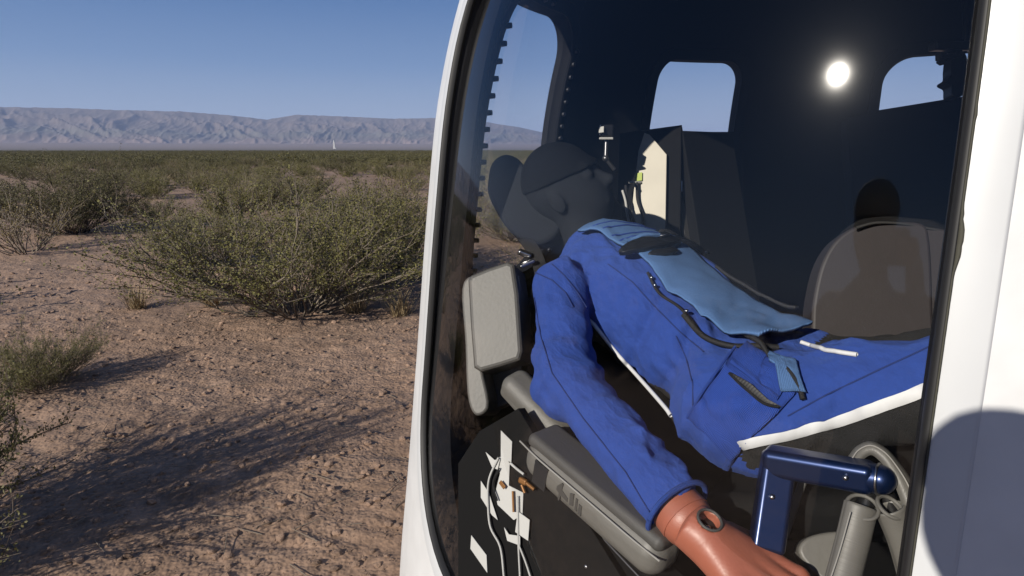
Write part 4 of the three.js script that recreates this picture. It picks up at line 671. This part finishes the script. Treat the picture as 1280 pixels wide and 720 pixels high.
const FAR = { stems: 16, seg: 3, lev: 1, kids: 2, leaves: 6, leaf: .075, spread: .14, bare: .12, tilt: 1.1, r: .012 };
function bushProto(name, seed, o, sm, lm) { const [s, l] = bushGeo(seed, o), t = new THREE.Group(); t.name = name; const a = new THREE.Mesh(s, sm), b = new THREE.Mesh(l, lm); a.name = 'stems'; b.name = 'foliage'; for (const m of [a, b]) { m.castShadow = m.receiveShadow = true; t.add(m); } return t; }
function plant(proto, x, z, sx, sy, rot, label, category, group) { const c = proto.clone(); c.name = numbered(proto.name); c.position.set(x, groundH(x, z) - .02, z); c.scale.set(sx, sy, sx); c.rotation.y = rot; scene.add(c); return tag(c, label, category, group); }
const gAt = (px, py) => { const d = ray(px, py), t = -1.6 / d.y; return [d.x * t, d.z * t]; };
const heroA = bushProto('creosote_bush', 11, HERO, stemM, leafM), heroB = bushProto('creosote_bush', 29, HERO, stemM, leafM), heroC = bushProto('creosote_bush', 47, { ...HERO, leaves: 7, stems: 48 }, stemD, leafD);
const at = (p, px, py, sx, sy, rot, label) => { const [x, z] = gAt(px, py); plant(p, x, z, sx, sy, rot, label, 'bush'); return [x, z]; };
const keep = [];
keep.push(at(heroA, 375, 388, 1.6, 1.2, .4, 'broad green creosote bush with bare grey lower twigs, nearest to the capsule'));
keep.push(at(heroB, 492, 345, 1.45, 1.2, 2.0, 'tall green creosote bush close against the left edge of the capsule'));
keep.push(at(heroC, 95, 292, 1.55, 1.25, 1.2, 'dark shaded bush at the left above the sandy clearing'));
keep.push(at(heroA, 262, 330, 1.0, .85, 3.3, 'lower bush joining the left side of the broad creosote bush'));
keep.push(at(heroB, 330, 262, 1.5, 1.1, 5.1, 'large green bush behind the broad creosote bush'));
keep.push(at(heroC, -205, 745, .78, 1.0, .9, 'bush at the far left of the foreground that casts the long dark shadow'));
keep.push(at(heroA, 55, 480, .42, .42, 4.2, 'small green bush at the left edge above the long shadow'));
keep.push(at(heroB, 440, 300, 1.2, 1.0, .2, 'rounded green bush right behind the nearest creosote bush'));
keep.push(at(heroB, 640, 300, 1.1, .95, 3.9, 'dry bush seen through the glass under the left window'));
keep.push(at(heroA, 610, 262, 1.2, 1.0, 1.9, 'pale bush farther out seen through the left window'));
{ // the scrub beyond, each bush that can be told apart
  const protos = [bushProto('desert_bush', 101, MID, stemM, leafM), bushProto('desert_bush', 102, MID, stemM, leafM), bushProto('desert_bush', 103, MID, stemD, leafD), bushProto('desert_bush', 104, { ...MID, leaves: 3, bare: .35 }, stemM, leafY)];
  const R = rng(77), placed = keep.map(k => k.slice()); let n = 0, tries = 0;
  const clear = (x, z) => { for (const [px, py, r] of [[150, 350, 2.2], [170, 262, 2.0], [230, 380, 1.8], [400, 226, 2.6], [438, 238, 1.6], [110, 380, 2.0], [300, 470, 3], [330, 560, 3]]) { const [a, b] = gAt(px, py); if (Math.hypot(x - a, z - b) < r) return true; } return false; };
  while (n < 230 && tries++ < 9000) {
    const r = 6.5 + 62 * Math.pow(R(), .8), a = (-43 + 49 * R()) * RAD, x = r * Math.sin(a), z = -r * Math.cos(a); if (Math.hypot(x - AX.x, z - AX.z) < 2.8 || clear(x, z)) continue;
    const gap = r < 14 ? 1.7 : r < 30 ? 1.5 : 1.5; if (placed.some(q => Math.hypot(q[0] - x, q[1] - z) < gap)) continue; placed.push([x, z]); n++;
    const s = .55 + .55 * R(); const kd = Math.floor(R() * 4), look = ['leafy olive green bush', 'spreading olive green bush', 'dark twiggy bush', 'thin brownish bush with bare lower stems'][kd], where = r < 13 ? 'near the clearing' : r < 32 ? 'amid the scrub' : 'in the far scrub', lr = a < -.42 ? 'towards the left side' : a < -.2 ? 'towards the capsule' : 'behind the capsule glass';
    plant(protos[kd], x, z, s * 1.15, s * (.8 + .25 * R()), R() * 6.28, `${look} ${where}, ${lr}`, 'bush', 'bushes of the scrub out to the horizon');
  }
  // farther scrub, and the scrub on the sides that only the glass shows: one mass
  const [fs, fl] = bushGeo(301, FAR), far = [], add = (r, a) => { const x = r * Math.sin(a), z = -r * Math.cos(a), s = .6 + .55 * R(); far.push(new THREE.Matrix4().compose(V(x, groundH(x, z) - .03, z), new THREE.Quaternion().setFromAxisAngle(V(0, 1, 0), R() * 6.28), V(s * 1.2, s * (.75 + .3 * R()), s * 1.2))); };
  for (let i = 0; i < 9000; i++) { const r = 66 + 900 * Math.pow(R(), 1.6); add(r, (-52 + 64 * R()) * RAD); }
  for (let i = 0; i < 1500; i++) { const r = 8 + 250 * Math.pow(R(), 1.6), a = (60 + 250 * R()) * RAD; if (Math.hypot(r * Math.sin(a) - AX.x, -r * Math.cos(a) - AX.z) > 3) add(r, a); }
  const g = thing('desert_scrub', 'far scrub that reads as one olive band below the mountains', 'scrub', null); g.userData.kind = 'stuff';
  for (const [nm, ge, m] of [['twigs', fs, stemD], ['foliage', fl, leafD]]) { const im = new THREE.InstancedMesh(ge, m, far.length); far.forEach((q, i) => im.setMatrixAt(i, q)); im.name = nm; im.castShadow = im.receiveShadow = true; im.userData.kind = 'stuff'; g.add(im); }
}
{ // straw-coloured tufts
  const tuft = seed => { const R = rng(seed), p = [], idx = []; for (let i = 0; i < 150; i++) { const a = R() * 6.283, th = .9 * Math.sqrt(R()), L = .5 + .6 * R(), d = V(Math.cos(a) * Math.sin(th), Math.cos(th), Math.sin(a) * Math.sin(th)), b0 = V((R() - .5) * .35, -.02, (R() - .5) * .35), s = V(-Math.sin(a), 0, Math.cos(a)).multiplyScalar(.008), m = b0.clone().addScaledVector(d, L * .6), e = b0.clone().addScaledVector(d, L).add(V(Math.cos(a) * .12, -.08, Math.sin(a) * .12)), b = p.length / 3; for (const v of [b0.clone().sub(s), b0.clone().add(s), m.clone().add(s), m.clone().sub(s), e]) p.push(v.x, v.y, v.z); idx.push(b, b + 1, b + 2, b, b + 2, b + 3, b + 3, b + 2, b + 4); } return geoFrom(p, idx); };
  const mk = (seed) => { const m = new THREE.Mesh(tuft(seed), strawM); m.name = 'dry_grass_tuft'; m.castShadow = m.receiveShadow = true; return m; }, T = [mk(5), mk(6), mk(7)];
  for (const [i, [px, py, s, l]] of [[172, 385, .38, 'straw tuft standing alone in the sandy clearing'], [330, 372, .5, 'pale straw tuft at the left foot of the broad creosote bush'], [265, 382, .36, 'flat straw tuft between the clearing and the broad bush'], [160, 268, .62, 'straw tuft behind the clearing beside the dark bush'], [395, 232, .7, 'bleached tuft in the gap far up the scrub'], [500, 395, .4, 'yellowish tuft low beside the capsule edge'], [445, 390, .42, 'grey straw tuft under the right side of the broad bush'], [355, 300, .7, 'bright straw tuft behind the broad bush'], [205, 232, .8, 'straw clump left of the far gap']].entries()) { const [x, z] = gAt(px, py); plant(T[i % 3], x, z, s * .9, s, i * 1.3, l, 'grass'); }
}
{ // clods and small stones lying on the sand
  const R = rng(9), shapes = [1, 2, 3].map(k => { const g = new THREE.IcosahedronGeometry(1, 1), q = g.attributes.position; for (let i = 0; i < q.count; i++) { _a.fromBufferAttribute(q, i); const s = 1 + .45 * noise(_a.x * 1.3 + k * 9, _a.y * 1.3, _a.z * 1.3); q.setXYZ(i, _a.x * s, _a.y * s * .6, _a.z * s); } g.computeVertexNormals(); return g; });
  const g = thing('dirt_clods', 'small clods and stones scattered over the sand', 'clods', null); g.userData.kind = 'stuff'; const m = std([.42, .28, .20], .95, { bumpMap: soilBump, bumpScale: .004 });
  for (const s of shapes) { const N = 3200, im = new THREE.InstancedMesh(s, m, N); for (let i = 0; i < N; i++) { const r = 1.6 + 9 * Math.pow(R(), 1.5), a = (-46 + 46 * R()) * RAD, x = r * Math.sin(a), z = -r * Math.cos(a), k = (.0028 + .016 * Math.pow(R(), 7)) * (1 + r * .06); im.setMatrixAt(i, new THREE.Matrix4().compose(V(x, groundH(x, z) + k * .2, z), new THREE.Quaternion().setFromEuler(new THREE.Euler(R() - .5, R() * 6, R() - .5)), V(k, k, k))); im.setColorAt(i, new THREE.Color().setScalar(.7 + .5 * R())); } im.name = 'clod'; im.castShadow = im.receiveShadow = true; im.userData.kind = 'stuff'; g.add(im); }
  // fallen twigs
  const tw = [], Q = rng(21); for (let i = 0; i < 260; i++) { const r = 2 + 6 * Q(), a = (-44 + 42 * Q()) * RAD, x = r * Math.sin(a), z = -r * Math.cos(a), b = Q() * 6.28, L = .04 + .12 * Q(), y = groundH(x, z) + .008; tw.push(rod(V(x, y, z), V(x + L * Math.cos(b), y + .01 * Q(), z + L * Math.sin(b)), .0022, .0015, 5)); }
  tag(part('twig_litter', tw, stemM), 'fallen twigs strewn over the sand', 'twigs', null, 'stuff');
}

// ---------------------------------------------------------------- the photographer, seen only in the glass and as the shadow on the hull
{
  const t = thing('person', 'person in grey clothes and pale cap raising a camera, mirrored in the window glass', 'person', V(0, 0, .2));
  const H = V(-.125, 1.665, .15), N = V(-.12, 1.47, .21), shL = V(-.35, 1.43, .22), shR = V(.10, 1.43, .22), elL = V(-.42, 1.24, .08), elR = V(.19, 1.23, .06), wrL = V(-.085, 1.52, .075), wrR = V(.10, 1.55, .075), pe = V(-.10, .95, .26), hpL = V(-.20, .92, .26), hpR = V(.0, .92, .26), knL = V(-.23, .5, .2), knR = V(.04, .5, .25), fL = V(-.24, .08, .24), fR = V(.07, .08, .30);
  const body = p => { let d = (Math.hypot((p.x - H.x) / .078, (p.y - H.y) / .115, (p.z - H.z) / .098) - 1) * .08; d = smin(d, cone2(p, N, H, .055, .05), .03);
    d = smin(d, cone2(p, V(-.27, 1.41, .23), V(.02, 1.41, .23), .085, .085), .06); d = smin(d, cone2(p, V(-.12, 1.3, .24), pe, .14, .13), .08);
    for (const [a, b, c] of [[shL, elL, wrL], [shR, elR, wrR]]) d = smin(d, smin(cone2(p, a, b, .058, .046), cone2(p, b, c, .044, .030), .03), .03);
    for (const [a, b, c] of [[hpL, knL, fL], [hpR, knR, fR]]) { d = smin(d, smin(cone2(p, a, b, .09, .062), cone2(p, b, c, .06, .042), .04), .04); d = smin(d, cone2(p, V(c.x, .045, c.z + .03), V(c.x, .045, c.z - .16), .048, .040), .03); } return d; };
  const g = mesher(body, V(-.56, -.02, -.02), V(.40, 1.84, .5), .014), cloth = std([.30, .29, .27], .85), khaki = std([.80, .74, .62], .85), sk = std([.30, .17, .11], .55);
  const [cl, sn] = splitBy(g, p => p.y > 1.52 && p.z > .06 && Math.abs(p.x + .125) < .12 ? 1 : 0, 2);
  part('body', sn, sk, t); part('clothes', cl, cloth, t, 'grey jacket and trousers');
  for (const [w, s] of [[wrL, 1], [wrR, -1]]) { // hands round the camera body
    const c = V(w.x, w.y, w.z), hd = p => { let d = (Math.hypot((p.x - c.x - s * .008) / .022, (p.y - c.y - .025) / .042, (p.z - c.z + .005) / .024) - 1) * .022; for (let k = 0; k < 4; k++) { const y = c.y + .002 + k * .017, q0 = V(c.x - s * .002, y, c.z - .02), q1 = V(c.x + s * .015, y + .002, c.z - .046), q2 = V(c.x + s * (.036 + .004 * (k % 2)), y + .002, c.z - .050); d = smin(d, Math.min(cone2(p, q0, q1, .009, .0085), cone2(p, q1, q2, .0085, .007)), .005); } return smin(d, Math.min(cone2(p, V(c.x, c.y, c.z + .01), V(c.x + s * .03, c.y + .01, c.z + .032), .011, .0095), cone2(p, V(c.x + s * .03, c.y + .01, c.z + .032), V(c.x + s * .05, c.y + .025, c.z + .028), .0095, .008)), .008); };
    part('hand', mesher(hd, c.clone().subScalar(.085), c.clone().addScalar(.1), .004), sk, t);
  }
  part('cap', ball(V(H.x, H.y + .045, H.z), .086, .088, .105), khaki, t, 'pale cap');
  const cm = sub('camera_held', t, 'black camera held to the eye');
  part('camera_body', new RoundedBoxGeometry(.135, .085, .045, 4, .01).translate(0, 1.595, .068), M.plastic, cm);
  part('camera_lens', rod(V(0, 1.6, .05), V(0, 1.6, .012), .032, .034, 32), M.plastic, cm);
}

renderer.render(scene, camera);
